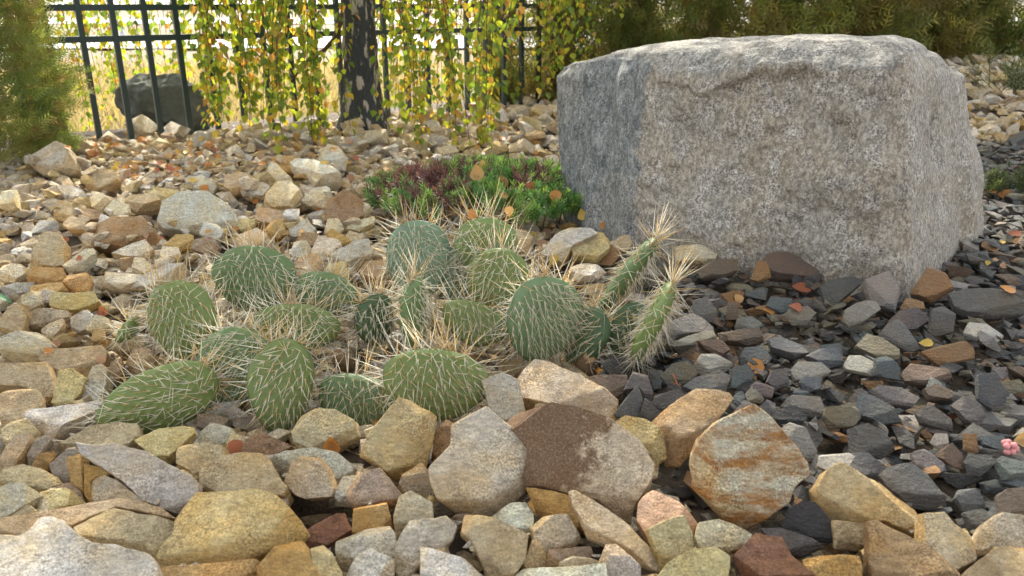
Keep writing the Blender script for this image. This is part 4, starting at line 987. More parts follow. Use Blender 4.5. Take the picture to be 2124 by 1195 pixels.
for kind in ('tan', 'slate'):
    ntr = sum(1 for s_ in STONES if s_['kind'] == kind)
    cand = sorted([i for i, s_ in enumerate(scat) if s_['kind'] == kind and ('s', i) in hits], key=lambda i: -hits[('s', i)])
    chosen = set(cand[:300 - ntr]); name = "limestone_rock" if kind == 'tan' else "slate_stone"
    mes = [make_mesh("stone", V, F_, M[kind], smooth_angle=R(20)) for V, F_ in PROTO[kind]]
    Vs, Fs, Cs = [], [], []; n0 = 0
    for i, s_ in enumerate(scat):
        if s_['kind'] != kind: continue
        if i in chosen:
            o = link(name, mes[s_['p']], loc=s_['c']); o.rotation_euler = Matrix(s_['m3'].tolist()).to_euler(); o.scale = (s_['size'],) * 3
            o.color = (*s_['col'], rng.uniform(0, 0.35)); x, y = to_px(s_['c']); e = s_['size'] / s_['c'][1] * FPX * 2
            STONES.append(dict(obj=o, px=x, py=y, w=e, h=e * 0.6, kind=kind, cw=s_['cw'], label=None))
        else:
            Vp, Fp = (PROTO_LO if s_['size'] < 0.0145 or s_['c'][1] > 2.1 else PROTO)[kind][s_['p']]; W = (Vp * s_['size']) @ s_['m3'].T + s_['c']; Vs.append(W); Fs.append(Fp + n0); n0 += len(W); Cs.append(np.tile(s_['col'], (len(W), 1)))
    o = link("limestone_rubble" if kind == 'tan' else "slate_chippings", make_mesh("rubble", np.concatenate(Vs), np.concatenate(Fs), M[kind + '_j'], np.concatenate(Cs), smooth_angle=R(20)))
    tag(o, "pale crushed limestone rubble filling the bed between the larger rocks" if kind == 'tan' else "small dark slate chippings filling the dark bed between larger pieces", "rubble" if kind == 'tan' else "chippings", kind="stuff")
print("STONES", len(STONES), "scatter", len(scat), "visible scatter", sum(1 for k in hits if k[0] == 's'))

# labels: named stones keep theirs, the rest are told apart by look and by the nearest landmark
LAND = [(s_['px'], s_['py'], s_['label']) for s_ in STONES if s_['label']]
short = lambda t: t
LM = [(40, 1150, 'the corner stone at bottom left'), (260, 1110, 'the ring-stained stone'), (480, 1100, 'the large layered slab'), (300, 1000, 'the long diagonal grey slab'), (505, 990, 'the slab with the ochre edge'), (672, 888, 'the round speckled stone'),
      (160, 745, 'the broad flat mauve-tan stone'), (60, 718, 'the pale wedge stone by the left edge'), (140, 808, 'the upright yellow block'), (130, 872, 'the thin whitish slab'), (105, 328, 'the grey slab by the evergreen shrub'), (410, 440, 'the largest pale grey rock'),
      (255, 485, 'the brown lichen-mottled rock'), (655, 352, 'the thin flat whitish slab'), (715, 430, 'the brown mottled rock by the cushion plant'), (715, 522, 'the blue-grey wedge'), (825, 910, 'the tilted yellow block'), (1000, 965, 'the big pinkish cream stone'), (1210, 950, 'the half rust-brown stone'),
      (1170, 808, 'the flat cream slab'), (1275, 1100, 'the long cream-grey slab'), (1380, 1070, 'the pink triangular stone'), (1430, 880, 'the tan block with ochre side'), (1555, 970, 'the orange-stained rock'), (1800, 1030, 'the pale yellow rock'), (1890, 1170, 'the brown triangular stone'), (1965, 1120, 'the upright cream stone'), (2080, 1190, 'the bottom right corner stone'),
      (1590, 1160, 'the dark red-brown stone'), (885, 1130, 'the lumpy grey and mauve stone'), (680, 1100, 'the dull red stone'), (860, 1070, 'the small boxy cream stone'), (1450, 520, 'the flat stone at the boulder foot'), (1225, 510, 'the striped stone at the boulder foot'), (2040, 625, 'the broad dark slab'), (1930, 590, 'the rusty brown wedge'), (1830, 600, 'the rough pale grey stone'), (1955, 665, 'the upright mauve plate'),
      (1965, 732, 'the rusty striped stone'), (2040, 688, 'the whitish elongated stone'), (1780, 755, 'the white angular stone'), (1820, 720, 'the olive layered stone'), (2058, 812, 'the tall blue-green plate'), (1640, 860, 'the blackish block'), (1890, 1005, 'the large dark wedge'), (1740, 963, 'the white-crusted stone'), (1655, 915, 'the crinkled pale stone'), (1680, 1080, 'the blackish angular stone'), (1410, 775, 'the olive stone with the sprig'), (1305, 830, 'the pointed grey stone'), (1640, 550, 'the long stone on the boulder front'), (1575, 560, 'the small ochre leaning stone'), (1950, 915, 'the round white-speckled stone'),
      (2060, 200, 'the rubble slope right of the boulder'), (1080, 260, 'the gap between leaves and boulder'), (760, 290, 'the birch trunk foot'), (330, 300, 'the dark rock behind the fence'), (560, 300, 'the lowest birch strands'), (2080, 385, 'the small green tuft')]
seen = {}
def place_label(px, py, head, maxw=16):
    dd = sorted(LM, key=lambda t: (t[0] - px) ** 2 + (t[1] - py) ** 2)
    for bx, by, bn in dd[:3]:
        dx, dy = px - bx, py - by; hz_ = 'right of' if dx > 0 else 'left of'
        rel = ('above' if dy < 0 else 'below') if abs(dy) > 1.8 * abs(dx) else (hz_ if abs(dx) > 1.8 * abs(dy) else ('above-' if dy < 0 else 'below-') + hz_)
        far = math.hypot(dx, dy); near = 'just ' if far < 75 else ('well ' if far > 170 else '')
        L = f"{head} {near}{rel} {bn}"
        if L not in seen and len(L.split()) <= maxw: seen[L] = 1; return L
    bx, by, bn = dd[0]; L0 = f"{head} near {bn}"
    for alt in ('', 'second ', 'third ', 'fourth ', 'fifth ', 'sixth ', 'seventh ', 'eighth ', 'ninth ', 'tenth ', 'eleventh ', 'twelfth '):
        L = alt + L0
        if L not in seen and len(L.split()) <= maxw: seen[L] = 1; return L
    return L0
for s_ in STONES:
    if s_['label']: seen[s_['label']] = 1
for s_ in STONES:
    nm = 'limestone rock' if s_['kind'] == 'tan' else 'slate piece'; L = s_['label']
    if not L:
        sz = 'big' if s_['w'] > 110 else ('middle-sized' if s_['w'] > 65 else ('small' if s_['w'] > 36 else 'tiny'))
        shp = 'long' if s_['w'] > 2.0 * s_['h'] else ('upright' if s_['h'] > 1.15 * s_['w'] else 'chunky')
        L = place_label(s_['px'], s_['py'], f"{sz} {shp} {s_['cw']} {nm}")
    tag(s_['obj'], L, "rock" if s_['kind'] == 'tan' else "stone", "pale limestone rocks of the bed" if s_['kind'] == 'tan' else "dark slate stones of the bed")
# ------------------------------------------------------------------ prickly pear
def pad_mat():
    m, nt, b = new_mat('cactus_skin'); b.inputs["Roughness"].default_value = 0.5; b.inputs["Specular IOR Level"].default_value = 0.35
    oi = N(nt, "ShaderNodeObjectInfo"); tc = N(nt, "ShaderNodeTexCoord"); v = tc.outputs["Object"]
    c = mix(nt, noise_n(nt, v, 45, 4), mix(nt, 1.0, oi.outputs["Color"], (0.72, 0.75, 0.7), 'MULTIPLY'), mix(nt, 1.0, oi.outputs["Color"], (1.25, 1.22, 1.25), 'MULTIPLY'))
    at = N(nt, "ShaderNodeAttribute", attribute_name="tub"); c = mix(nt, math_n(nt, 'MULTIPLY', at.outputs["Fac"], 0.35), c, mix(nt, 1.0, c, (1.5, 1.4, 1.2), 'MULTIPLY'))
    c = mix(nt, ramp(nt, noise_n(nt, v, 20, 3), (0.62, 0.75, 0, 0.35)), c, (0.16, 0.12, 0.05))
    nt.links.new(c, b.inputs["Base Color"]); bump(nt, b, noise_n(nt, v, 260, 3), 0.002, 0.4); return m
M['pad'] = pad_mat(); M['areole'] = flat_mat('areole_wool', (0.48, 0.36, 0.20), 0.9, 0.3, 200)
CR = np.array([-0.12, 1.17, 0.0]); cactus = empty("prickly_pear_cactus", CR); tag(cactus, "sprawling spiny prickly pear cactus with many green pads, in the stone bed", "cactus")
SP_F = [(0, 1, 3), (1, 2, 3), (2, 0, 3)]
def pad(px, py, Y, a, b, roll, pitch=20, yaw=0, col=(0.075, 0.125, 0.045), tip=1.0, white=0.5, dens=1.0, thick=0.0125):
    ctr = at_y(px, py, Y); dep = (ctr - _C) @ _F; a = 1.10 * a * dep / FPX; b = 1.09 * b * dep / FPX
    if abs(yaw) > 50: a = 0.040
    r = np.random.default_rng(int(px * 7 + py))
    Rm = np.array(Matrix.Rotation(R(roll), 3, 'Y') @ Matrix.Rotation(R(yaw), 3, 'Z') @ Matrix.Rotation(R(-pitch), 3, 'X'))
    def outline(t):     # obovate unit outline
        x = np.sin(t); z = np.cos(t); wv = 1 + 0.14 * z - 0.10 * np.clip(-z, 0, 1) ** 2 + 0.025 * np.sin(3 * t + px) + 0.02 * np.sin(5 * t + py); return x * wv, z
    # areoles on a slanted lattice
    sp = 0.0118; ar = []
    nu, nvv = int(a / sp) + 2, int(b / (sp * 0.86)) + 2
    for j in range(-nvv, nvv + 1):
        for i in range(-nu, nu + 1):
            x, z = (i + 0.5 * (j % 2)) * sp + r.uniform(-.0014, .0014), j * sp * 0.86 + r.uniform(-.0014, .0014)
            if (x / (a * (1 + 0.1 * z / b))) ** 2 + (z / b) ** 2 < 0.86: ar.append((x, z))
    ar = np.array(ar)
    nr, nt_ = 22, 76; V = []
    ts = np.linspace(0, 2 * math.pi, nt_, endpoint=False); ox, oz = outline(ts); rs = np.sin(np.linspace(0.02, 1, nr) * math.pi / 2)
    def surf(x, z, sgn):
        rr_ = np.sqrt((x / a / (1 + 0.12 * z / b)) ** 2 + (z / b) ** 2); return sgn * thick * np.sqrt(np.clip(1 - np.clip(rr_, 0, 1) ** 3, 0, 1))
    tub = []
    for sgn in (-1, 1):
        for rr_ in rs[:-1]:
            x, z = ox * rr_ * a, oz * rr_ * b; y = sgn * thick * math.sqrt(max(0, 1 - rr_ ** 3)) * np.ones_like(x)
            d2 = ((x[:, None] - ar[None, :, 0]) ** 2 + (z[:, None] - ar[None, :, 1]) ** 2).min(1); tb = np.exp(-d2 / 0.0038 ** 2)
            y = y + sgn * 0.0026 * tb; tub.append(tb); V.append(np.stack([x, y, z], 1))
    V.append(np.stack([ox * a, 0 * ox, oz * b], 1)); tub.append(np.zeros(nt_))
    V = np.concatenate(V); tub = np.concatenate(tub); k = nr - 1; rim = 2 * k
    Fc = []
    def ringf(p, q, fl): 
        out = []
        for i in range(nt_):
            f = (p * nt_ + i, p * nt_ + (i + 1) % nt_, q * nt_ + (i + 1) % nt_, q * nt_ + i); out.append(f if fl else f[::-1])
        return out
    for s_, fl in ((0, False), (1, True)):
        o_ = s_ * k
        for q in range(k - 1): Fc += ringf(o_ + q, o_ + q + 1, fl)
        Fc += ringf(o_ + k - 1, rim, fl); f = tuple(o_ * nt_ + i for i in range(nt_)); Fc.append(f[::-1] if fl else f)
    bend = 0.008 * math.sin(px); V[:, 1] += bend * (V[:, 0] / a) ** 2
    Vw = V @ Rm.T
    o = link("pad", make_mesh("pad", Vw, Fc, M['pad'], smooth_angle=3.14, fattr={'tub': tub}), cactus, ctr - CR); o.color = (*(np.array(col) * r.uniform(0.9, 1.1)), 1)
    # spines and areoles
    SV, SC, AV, AF = [], [], [], []; upz = Rm.T @ np.array([0, 0, 1.0])
    def spine(p, d, L, c, w=0.0006):
        d = d / np.linalg.norm(d); n1 = np.cross(d, [0.3, 0.5, 0.8]); n1 /= np.linalg.norm(n1); n2 = np.cross(d, n1)
        sag = np.array([0, 0, -1]) * 0.0
        for q in range(3): SV.append(p + w * (math.cos(2.09 * q) * n1 + math.sin(2.09 * q) * n2))
        SV.append(p + d * L + sag); cb = np.array(c) * 0.8; SC.extend([cb, cb, cb, np.array(c) * 1.15])
    cw_ = np.array([0.84, 0.79, 0.66]); cg = np.array([0.66, 0.47, 0.21]); cgr = np.array([0.50, 0.47, 0.42])
    comb = r.choice([-1, 1])
    for (x, z) in ar:
        for sgn in (-1, 1):
            if sgn == 1 and r.random() < 0.5: continue
            y = float(surf(np.array(x), np.array(z), sgn)) + sgn * 0.0026 + bend * (x / a) ** 2; p = np.array([x, y, z])
            e = 0.0020; q = len(AV); AV.extend([p + np.array(v) * e for v in ((1, 0, 0), (-1, 0, 0), (0, 0, 1), (0, 0, -1), (0, sgn * 1.1, 0))]); AF.extend([(q, q + 2, q + 4), (q + 2, q + 1, q + 4), (q + 1, q + 3, q + 4), (q + 3, q, q + 4)])
            topn = z / b; ns = max(1, int(round(r.uniform(1.6, 4.6) * dens)))
            for _ in range(ns):
                rad = np.array([x / a, 0, z / b]); dwn = np.array([0, 0, -1.0])
                d = np.array([0.28 * comb, sgn * r.uniform(0.35, 0.8), 0]) + dwn * r.uniform(0.2, 1.0) + r.normal(size=3) * 0.22 + rad * r.uniform(0, 0.9)
                if d[1] * sgn < 0.12: d[1] = sgn * 0.12
                L = (r.uniform(0.020, 0.050) if _ == 0 else r.uniform(0.007, 0.018)) * (1 + 0.5 * max(0, topn)); c = cw_ if r.random() < white + 0.3 else cg
                spine(p, d, L, c, r.uniform(0.0006, 0.0009))
    nrim = int((a + b) * math.pi / 0.0105)
    for q in range(nrim):
        t = 2 * math.pi * q / nrim + r.uniform(-.03, .03); x_, z_ = outline(np.array(t)); p = np.array([float(x_) * a * 0.985, bend * float(x_) ** 2, float(z_) * b * 0.985]); out = np.array([math.sin(t), 0, math.cos(t)])
        up = max(0, math.cos(t)); e = 0.0017; k_ = len(AV)
        AV.extend([p + np.array(v) * e for v in ((1, 0, 0), (-.5, .9, 0), (-.5, -.9, 0), (0, 0, 1.2))]); AF.extend([(k_, k_ + 1, k_ + 3), (k_ + 1, k_ + 2, k_ + 3), (k_ + 2, k_, k_ + 3)])
        for _ in range(int(round(r.uniform(2, 4.8) * dens))):
            d = out * r.uniform(0.5, 1.1) + r.normal(size=3) * 0.55 + np.array([0, -0.1, -0.15])
            L = r.uniform(0.022, 0.066) + 0.026 * up * r.random() * tip; gold = r.random() < 0.16 + 0.3 * up
            spine(p, d, L, (cg if gold else cw_) if r.random() < 0.85 else cgr, r.uniform(0.0006, 0.00095))
    # the growing tip bristles with the longest golden spines
    for _ in range(int(18 * tip)):
        t = r.normal() * 0.33; x_, z_ = outline(np.array(t)); p = np.array([float(x_) * a * 0.97, 0, float(z_) * b * 0.97])
        d = np.array([math.sin(t) * 1.3, 0, math.cos(t)]) + r.normal(size=3) * 0.42
        spine(p, d, r.uniform(0.035, 0.075), cg * r.uniform(0.8, 1.15) if r.random() < 0.7 else cw_, r.uniform(0.0008, 0.0012))
    SV = np.array(SV) @ Rm.T; n4 = len(SV) // 4; SF = (np.array(SP_F)[None] + (np.arange(n4) * 4)[:, None, None]).reshape(-1, 3)
    so = link("spines", make_mesh("spines", SV, SF, M['spine'], np.array(SC)), o); so["kind"] = "stuff"
    ao = link("areoles", make_mesh("areoles", np.array(AV) @ Rm.T, AF, M['areole']), o); ao["kind"] = "stuff"
    return o
G1 = (0.135, 0.180, 0.050); G2 = (0.115, 0.175, 0.068); GB = (0.135, 0.205, 0.125); GY = (0.14, 0.175, 0.055); GD = (0.06, 0.105, 0.045); GL = (0.15, 0.21, 0.065)
for a in [
    (868, 540, 1.37, 64, 76, -4, 14, -8, GB, 0.9, 0.9), (958, 572, 1.37, 36, 66, 8, 15, 20, GB, 0.4, 0.7), (1008, 512, 1.36, 60, 56, 0, 10, 6, GL, 1.2, 0.8),
    (528, 580, 1.27, 76, 65, 8, 12, 6, G2, 0.8, 0.95), (676, 615, 1.28, 60, 46, 20, 18, 10, G2, 1.0, 0.8), (1032, 586, 1.28, 61, 66, -8, 22, -8, G1, 0.7, 0.5),
    (985, 672, 1.22, 66, 42, 20, 30, 0, GY, 0.3, 0.7), (1128, 664, 1.20, 84, 84, 24, 16, 24, (0.125, 0.19, 0.09), 1.0, 0.8, 1.2), (1213, 700, 1.22, 44, 62, 20, 10, -35, GD, 0.6, 0.4),
    (780, 665, 1.22, 42, 52, 10, 10, 40, GD, 0.9, 0.9, 2.4), (862, 652, 1.19, 26, 76, 4, 4, 76, G2, 1.1, 0.7), (1302, 572, 1.30, 20, 92, 43, 8, 78, G2, 1.6, 0.5),
    (1354, 668, 1.16, 20, 88, 27, 4, 77, GL, 1.3, 0.6), (1308, 690, 1.24, 46, 60, 30, 20, 20, GD, 0.2, 0.3), (612, 682, 1.18, 82, 48, 5, 24, 6, G1, 0.9, 0.6),
    (372, 664, 1.16, 74, 76, -14, 16, -10, G1, 1.1, 0.45), (268, 686, 1.20, 30, 14, -50, 20, 0, G1, 0.6, 0.6), (490, 762, 1.09, 70, 78, 24, 22, 10, G2, 0.7, 0.7, 1.3), (440, 735, 1.22, 50, 40, 0, 20, 0, GD, 0.6, 0.9, 2.0),
    (745, 835, 1.06, 80, 52, 16, 30, 0, G2, 0.3, 0.6), (330, 828, 1.00, 62, 112, 78, 34, -6, G1, 0.9, 0.6), (585, 800, 1.02, 62, 90, 18, 30, 24, G1, 1.4, 0.5), (905, 798, 1.01, 101, 68, 8, 26, 0, G1, 1.5, 0.45)]:
    pad(*a)
# woody stem base under the pads
stem_m = flat_mat('cactus_wood', (0.16, 0.10, 0.055), 0.95, 0.4, 90, 0.1, 0.004)
for px, py, y in ((700, 740, 1.13), (560, 850, 1.04), (960, 740, 1.15), (1200, 745, 1.2), (420, 790, 1.1)):
    mb = MB(); p = at_y(px, py, y); q = on_z(px + 15, py + 30, -0.03); mb.tube([p - CR, (p + q) / 2 - CR + np.array([0.008, 0, 0]), q - CR], [0.012, 0.015, 0.02], 9)
    link("stem", mb.mesh("stem", stem_m, 3.14), cactus)

# ------------------------------------------------------------------ needle-leaved cushion plant and small tufts
def shoot(mb, base, d, L, nwh, nl, col, r):
    d = d / np.linalg.norm(d); n1 = np.cross(d, [0.31, 0.5, 0.81]); n1 /= np.linalg.norm(n1); n2 = np.cross(d, n1)
    mb.tube([base, base + d * L * 0.95], [0.0014, 0.0008], 3, np.array(col) * 0.6, cap=False)
    V = []; C = []
    for q in range(nwh):
        s_ = 0.12 + 0.88 * q / nwh
        for k in range(5):
            t = k * 1.2566 + q * 0.55 + r.uniform(-.2, .2); o_ = math.cos(t) * n1 + math.sin(t) * n2; nd = o_ * 0.8 + d * (0.25 + 0.75 * s_ ** 2) ; nd /= np.linalg.norm(nd)
            p = base + d * L * s_; ln = nl * r.uniform(0.8, 1.15); sd = np.cross(nd, d); sd /= np.linalg.norm(sd) + 1e-9
            V += [p, p + nd * ln * 0.5 + sd * 0.0019, p + nd * ln, p + nd * ln * 0.5 - sd * 0.0019]; cc = np.array(col) * r.uniform(0.7, 1.35); C += [cc * 0.8, cc, cc * 1.15, cc]
    mb.add(V, [(i, i + 1, i + 2, i + 3) for i in range(0, len(V), 4)], np.array(C))
r = np.random.default_rng(77); CP = np.array([-0.065, 2.27, 0.0]); cush = empty("cushion_plant", CP); tag(cush, "low green and purple needle-leaved cushion plant at the boulder's left foot", "plant")
mg, mp_ = MB(), MB()
for _ in range(620):
    t = r.uniform(0, 6.283); q = math.sqrt(r.random()); x, y = 0.33 * q * math.cos(t), 0.30 * q * math.sin(t)
    z0 = 0.055 * (1 - q ** 2) + 0.015; base = np.array([x, y, z0]); px, py = to_px(base + CP)
    pur = math.exp(-((px - 890) / 75) ** 2 - ((py - 395) / 42) ** 2) + 0.6 * math.exp(-((px - 1090) / 55) ** 2 - ((py - 385) / 18) ** 2)
    col = (0.16, 0.075, 0.075) if r.random() < pur * 1.15 else (0.12, 0.25, 0.07) if r.random() < 0.65 else (0.23, 0.36, 0.09)
    d = np.array([x * 1.6 + r.normal() * 0.25, y * 1.2 + r.normal() * 0.25, 0.75])
    shoot(mp_ if col[1] < 0.08 else mg, base, d, r.uniform(0.035, 0.065) * (1.25 if py < 350 else 1), 8, 0.019, col, r)
mm = MB()
for _ in range(60):
    t = r.uniform(0, 6.283); q = math.sqrt(r.random()) * 0.9; mm.tube([(0.33 * q * math.cos(t), 0.3 * q * math.sin(t), -0.03), (0.36 * q * math.cos(t), 0.32 * q * math.sin(t), 0.055 * (1 - q * q) + 0.02)], [0.002, 0.0015], 4)
for nm, b_ in (("green_shoots", mg), ("purple_shoots", mp_)):
    link(nm, b_.mesh(nm, M['needle']), cush)["kind"] = "stuff"
link("stems", mm.mesh("stems", M['twig']), cush)["kind"] = "stuff"
def tuft(name, label, px, py, n_, L, col, spread, y=None):
    p = on_z(px, py, 0.0); p = on_z(px, py, float(ground_z(p[0], p[1]))) if y is None else at_y(px, py, y); rt = empty(name, p); tag(rt, label, "plant"); b_ = MB()
    for _ in range(n_):
        d = np.array([r.normal() * 0.6, r.normal() * 0.6, 0.9]); base = np.array([r.normal() * spread, r.normal() * spread * 0.6, 0.0]); shoot(b_, base, d, L * r.uniform(0.6, 1.2), 7, 0.02, np.array(col), r)
    link("shoots", b_.mesh("shoots", M['needle']), rt)["kind"] = "stuff"
tuft("green_tuft", "small flat green tuft on the dark stones right of the boulder", 2090, 392, 60, 0.06, (0.075, 0.10, 0.045), 0.07)
tuft("grassy_tuft", "greyish green grassy plant at the upper right edge", 2118, 185, 70, 0.16, (0.12, 0.14, 0.06), 0.06)
tuft("pale_grass_clump", "pale bushy grass clump at the top right corner", 2100, 100, 90, 0.16, (0.26, 0.27, 0.13), 0.10)
# green strap leaf poking in at the left edge
V = []; n_ = 14
p0 = on_z(-60, 640, 0.01); p1 = at_y(28, 634, p0[1] - 0.02)
for i in range(n_):
    s_ = i / (n_ - 1); c = p0 * (1 - s_) + p1 * s_ + np.array([0, 0, 0.02 * math.sin(s_ * 3)]); w_ = 0.012 * math.sin(0.35 + s_ * 2.79) ** 0.8 + 0.0003
    V += [c + np.array([0, -w_, w_ * 0.5]), c + np.array([0, 0, -0.002]), c + np.array([0, w_, w_ * 0.5])]
Fc = [(i * 3 + j, (i + 1) * 3 + j, (i + 1) * 3 + j + 1, i * 3 + j + 1) for i in range(n_ - 1) for j in (0, 1)]
sl = link("strap_leaf", make_mesh("strap_leaf", np.array(V) - p0, Fc, flat_mat('strap_green', (0.05, 0.13, 0.05), 0.5, 0.3, 60), smooth_angle=3.14), loc=p0); tag(sl, "dark green pointed leaf poking in at the left edge", "leaf")
# dry grass beyond the fence
V = []; Fs = []; C = []; n0 = 0
for _ in range(9000):
    i = r.uniform(-9, 24); dd = r.uniform(0.3, 1) ** 1.5 * 9; p = fence_pt(i) + np.array([-FD[1], FD[0]]) * dd + FD * r.normal() * dd * 0.4
    if p[0] > 0.4 and dd < 3: continue
    zb = min(float(land_z(p[1])), float(ground_z(p[0], p[1])) + SOIL - 0.25 * float(smooth(dd, 0.25, 2.5))) if dd < 2 else float(land_z(p[1])) + 0.02
    zb += 0.0; L = r.uniform(0.10, 0.32); lean = r.normal(size=2) * 0.45 * L; w_ = 0.0022 + 0.0006 * dd
    b_ = np.array([p[0], p[1], zb]); t_ = b_ + np.array([lean[0], lean[1], L]); m_ = (b_ + t_) / 2 + np.array([-lean[0] * .2, -lean[1] * .2, 0.0])
    V += [b_ - [w_, 0, 0], b_ + [w_, 0, 0], m_ + [w_, 0, 0], m_ - [w_, 0, 0], t_]; c = np.array([0.36, 0.29, 0.17]) * r.uniform(0.6, 1.2); C += [c] * 5
    Fs += [(n0, n0 + 1, n0 + 2), (n0, n0 + 2, n0 + 3), (n0 + 3, n0 + 2, n0 + 4)]; n0 += 5
dg = link("dry_grass", make_mesh("dry_grass", np.array(V), np.array(Fs), M['drygrass'], np.array(C))); tag(dg, "straw-coloured dry grass in the field beyond the fence", "grass", kind="stuff")
# ------------------------------------------------------------------ fallen leaves, laid on whatever is under them
bpy.context.view_layer.update(); dg_ = bpy.context.evaluated_depsgraph_get()
DL_T = np.array([(0, 0, 0), (-.30, .10, .05), (-.43, .32, .12), (-.33, .62, .10), (0, 1.0, .05), (.33, .62, .12), (.43, .32, .08), (.30, .10, .03), (0, .35, -.02), (0, .65, -.02)])
DL_F = [(0, 8, 1), (1, 8, 2), (2, 8, 9, 3), (3, 9, 4), (4, 9, 5), (5, 9, 8, 6), (6, 8, 7), (7, 8, 0)]
dl_meshes = []
for k in range(6):
    V = DL_T.copy(); cu = [0.0, 0.5, -0.35, 0.8, 0.25, -0.6][k]; V[:, 2] += cu * (V[:, 1] - 0.45) ** 2 + [0.1, 0.6, 0.2, 0.9, -0.3, 0.4][k] * V[:, 0] ** 2
    st = np.array([(-.012, 0, 0), (.012, 0, 0), (.01, -.35, .03), (-.01, -.35, .03)]); V = np.concatenate([V, st])
    me = make_mesh("leaf", V, DL_F + [(10, 11, 12, 13)], M['dry_leaf'], smooth_angle=3.14); dl_meshes.append(me)
OR = (0.50, 0.23, 0.07); YE = (0.55, 0.38, 0.09); PB = (0.44, 0.26, 0.16); RD = (0.36, 0.13, 0.07); OB = (0.47, 0.28, 0.12)
def fallen(px, py, size_px, col, label=None, rot=None, up=False):
    d = Vector(ray(px, py).tolist()); hit, loc, nrm, idx, ob, mtx = scene.ray_cast(dg_, Vector(_C.tolist()), d.normalized())
    if not hit or loc.y > 7 or (label is None and ob.name.split('.')[0] not in ('limestone_rock', 'slate_stone', 'limestone_rubble', 'slate_chippings', 'ground')): return None
    if nrm.dot(d) > 0: nrm = -nrm
    s_ = size_px * loc.y / FPX * 1.08
    if up: nrm = (nrm + Vector((0, -1.4, 0.5))).normalized()
    else: nrm = (nrm * 0.6 + Vector((0, -0.35, 0.8))).normalized()
    z = nrm; x = Vector((math.cos(rot if rot is not None else rng.uniform(0, 6.28)), math.sin(rot if rot is not None else rng.uniform(0, 6.28)), 0.01)); y = z.cross(x).normalized(); x = y.cross(z)
    m3 = Matrix((x, y, z)).transposed(); o = link("fallen_leaf", dl_meshes[rng.randrange(6)], loc=loc + nrm * 0.003 - m3 @ Vector((0, s_ * 0.45, 0)))
    o.rotation_euler = m3.to_euler(); o.scale = (s_, s_, s_); f = rng.uniform(0.85, 1.15); o.color = (*[c * f for c in col], 1)
    tag(o, label, "leaf", "fallen birch leaves"); return o
NAMED = [(992, 362, 34, OB, "upright golden leaf stuck in the purple part of the cushion plant", 0.2, True), (1003, 345, 26, OB, "small golden leaf behind the upright one on the cushion plant", 1.0, True), (1041, 379, 30, OB, "pointed golden leaf in the middle of the cushion plant", 2.9, True),
    (1075, 384, 28, RD, "rusty curled leaf right of the pointed golden leaf", 1.4, False), (1102, 393, 30, RD, "long rusty leaf lying on the right of the cushion plant", 1.7, False), (1153, 408, 28, OR, "orange leaf hanging over the right end of the cushion plant", 3.0, True), (1057, 438, 22, OB, "pale brown leaf at the front of the cushion plant, above the middle pad", 3.0, True),
    (980, 445, 22, OR, "orange-brown leaf left of the pale one at the cushion's front", 0.3, True), (1045, 408, 22, OB, "small orange leaf tucked below the pointed golden leaf", 2.2, False), (812, 452, 22, PB, "pinkish leaf standing at the cushion plant's left front", 0.2, True), (878, 402, 28, PB, "curled pinkish leaf on the purple shoots", 1.0, True), (865, 455, 16, PB, "small pinkish leaf above the bluish pad", 0.5, True),
    (1210, 446, 24, YE, "yellow-orange leaf leaning on the boulder's dark side", 0.4, True), (1252, 468, 18, OR, "little orange leaf at the boulder's dark foot", 1.0, True), (1133, 488, 28, PB, "pale brown leaf on the stones in front of the cushion plant", 3.3, True), (1124, 507, 24, PB, "pinkish leaf half under the pale brown one", 1.2, False), (1106, 487, 12, YE, "tiny yellow leaf left of the pale brown leaf", 1.0, False),
    (1149, 537, 24, YE, "golden leaf above the right bluish pad", 2.6, True), (690, 922, 46, OR, "big orange leaf leaning on the round speckled stone", 0.3, True), (490, 932, 48, RD, "long rust-coloured leaf among stones below the front pads", 2.4, True), (1565, 763, 44, OR, "toothed orange leaf lying on the dark stones", 1.9, True), (1664, 600, 40, RD, "red-orange leaf near the boulder's front foot", 1.4, False),
    (1530, 621, 24, OB, "pale orange leaf standing between dark stones", 2.8, True), (1922, 717, 28, YE, "yellow leaf scrap on the dark bed, right side", 1.2, False), (2118, 916, 42, OB, "pale yellow-orange leaf cut by the right edge", 1.5, True), (2090, 604, 32, OR, "orange leaf on the broad dark slab", 1.0, False), (1978, 868, 32, RD, "rust-red leaf below the tall blue-green plate", 2.0, False),
    (212, 745, 24, PB, "pinkish oval leaf on the flat stone left of the pads", 0.2, True), (117, 714, 20, PB, "small pink leaf above the pale wedge stone", 1.5, False), (102, 733, 22, OR, "dark orange leaf under the pale wedge stone", 1.2, False), (214, 647, 24, RD, "red leaf left of the leftmost pads", 0.9, True), (425, 393, 20, OR, "bright orange leaf beside the largest pale grey rock", 1.3, False), (136, 500, 14, RD, "small red leaf above the left tan block", 1.0, False),
    (1238, 773, 26, OR, "orange leaf at the foot of the right bluish pad", 1.0, True), (1220, 745, 30, OB, "golden-brown leaf under the right bluish pad", 2.0, False), (1650, 640, 28, RD, "dull red leaf right of the pale orange leaf", 1.0, False), (1595, 648, 26, OR, "rusty leaf left of the grey-green stone", 0.8, False), (2105, 488, 26, RD, "crimson leaf at the right edge beside the boulder", 1.0, False),
    (2085, 405, 26, OR, "orange leaf below the small green tuft", 1.0, False), (2060, 400, 20, OR, "bright orange leaf against the boulder's right foot", 1.2, False), (660, 435, 20, OR, "orange leaf left of the brown mottled rock", 1.0, False), (728, 370, 18, PB, "pale red leaf left of the cushion plant", 1.2, True), (1240, 775, 20, OB, "second golden leaf at the foot of the right bluish pad", 0.3, False)]
for a in NAMED: fallen(*a)
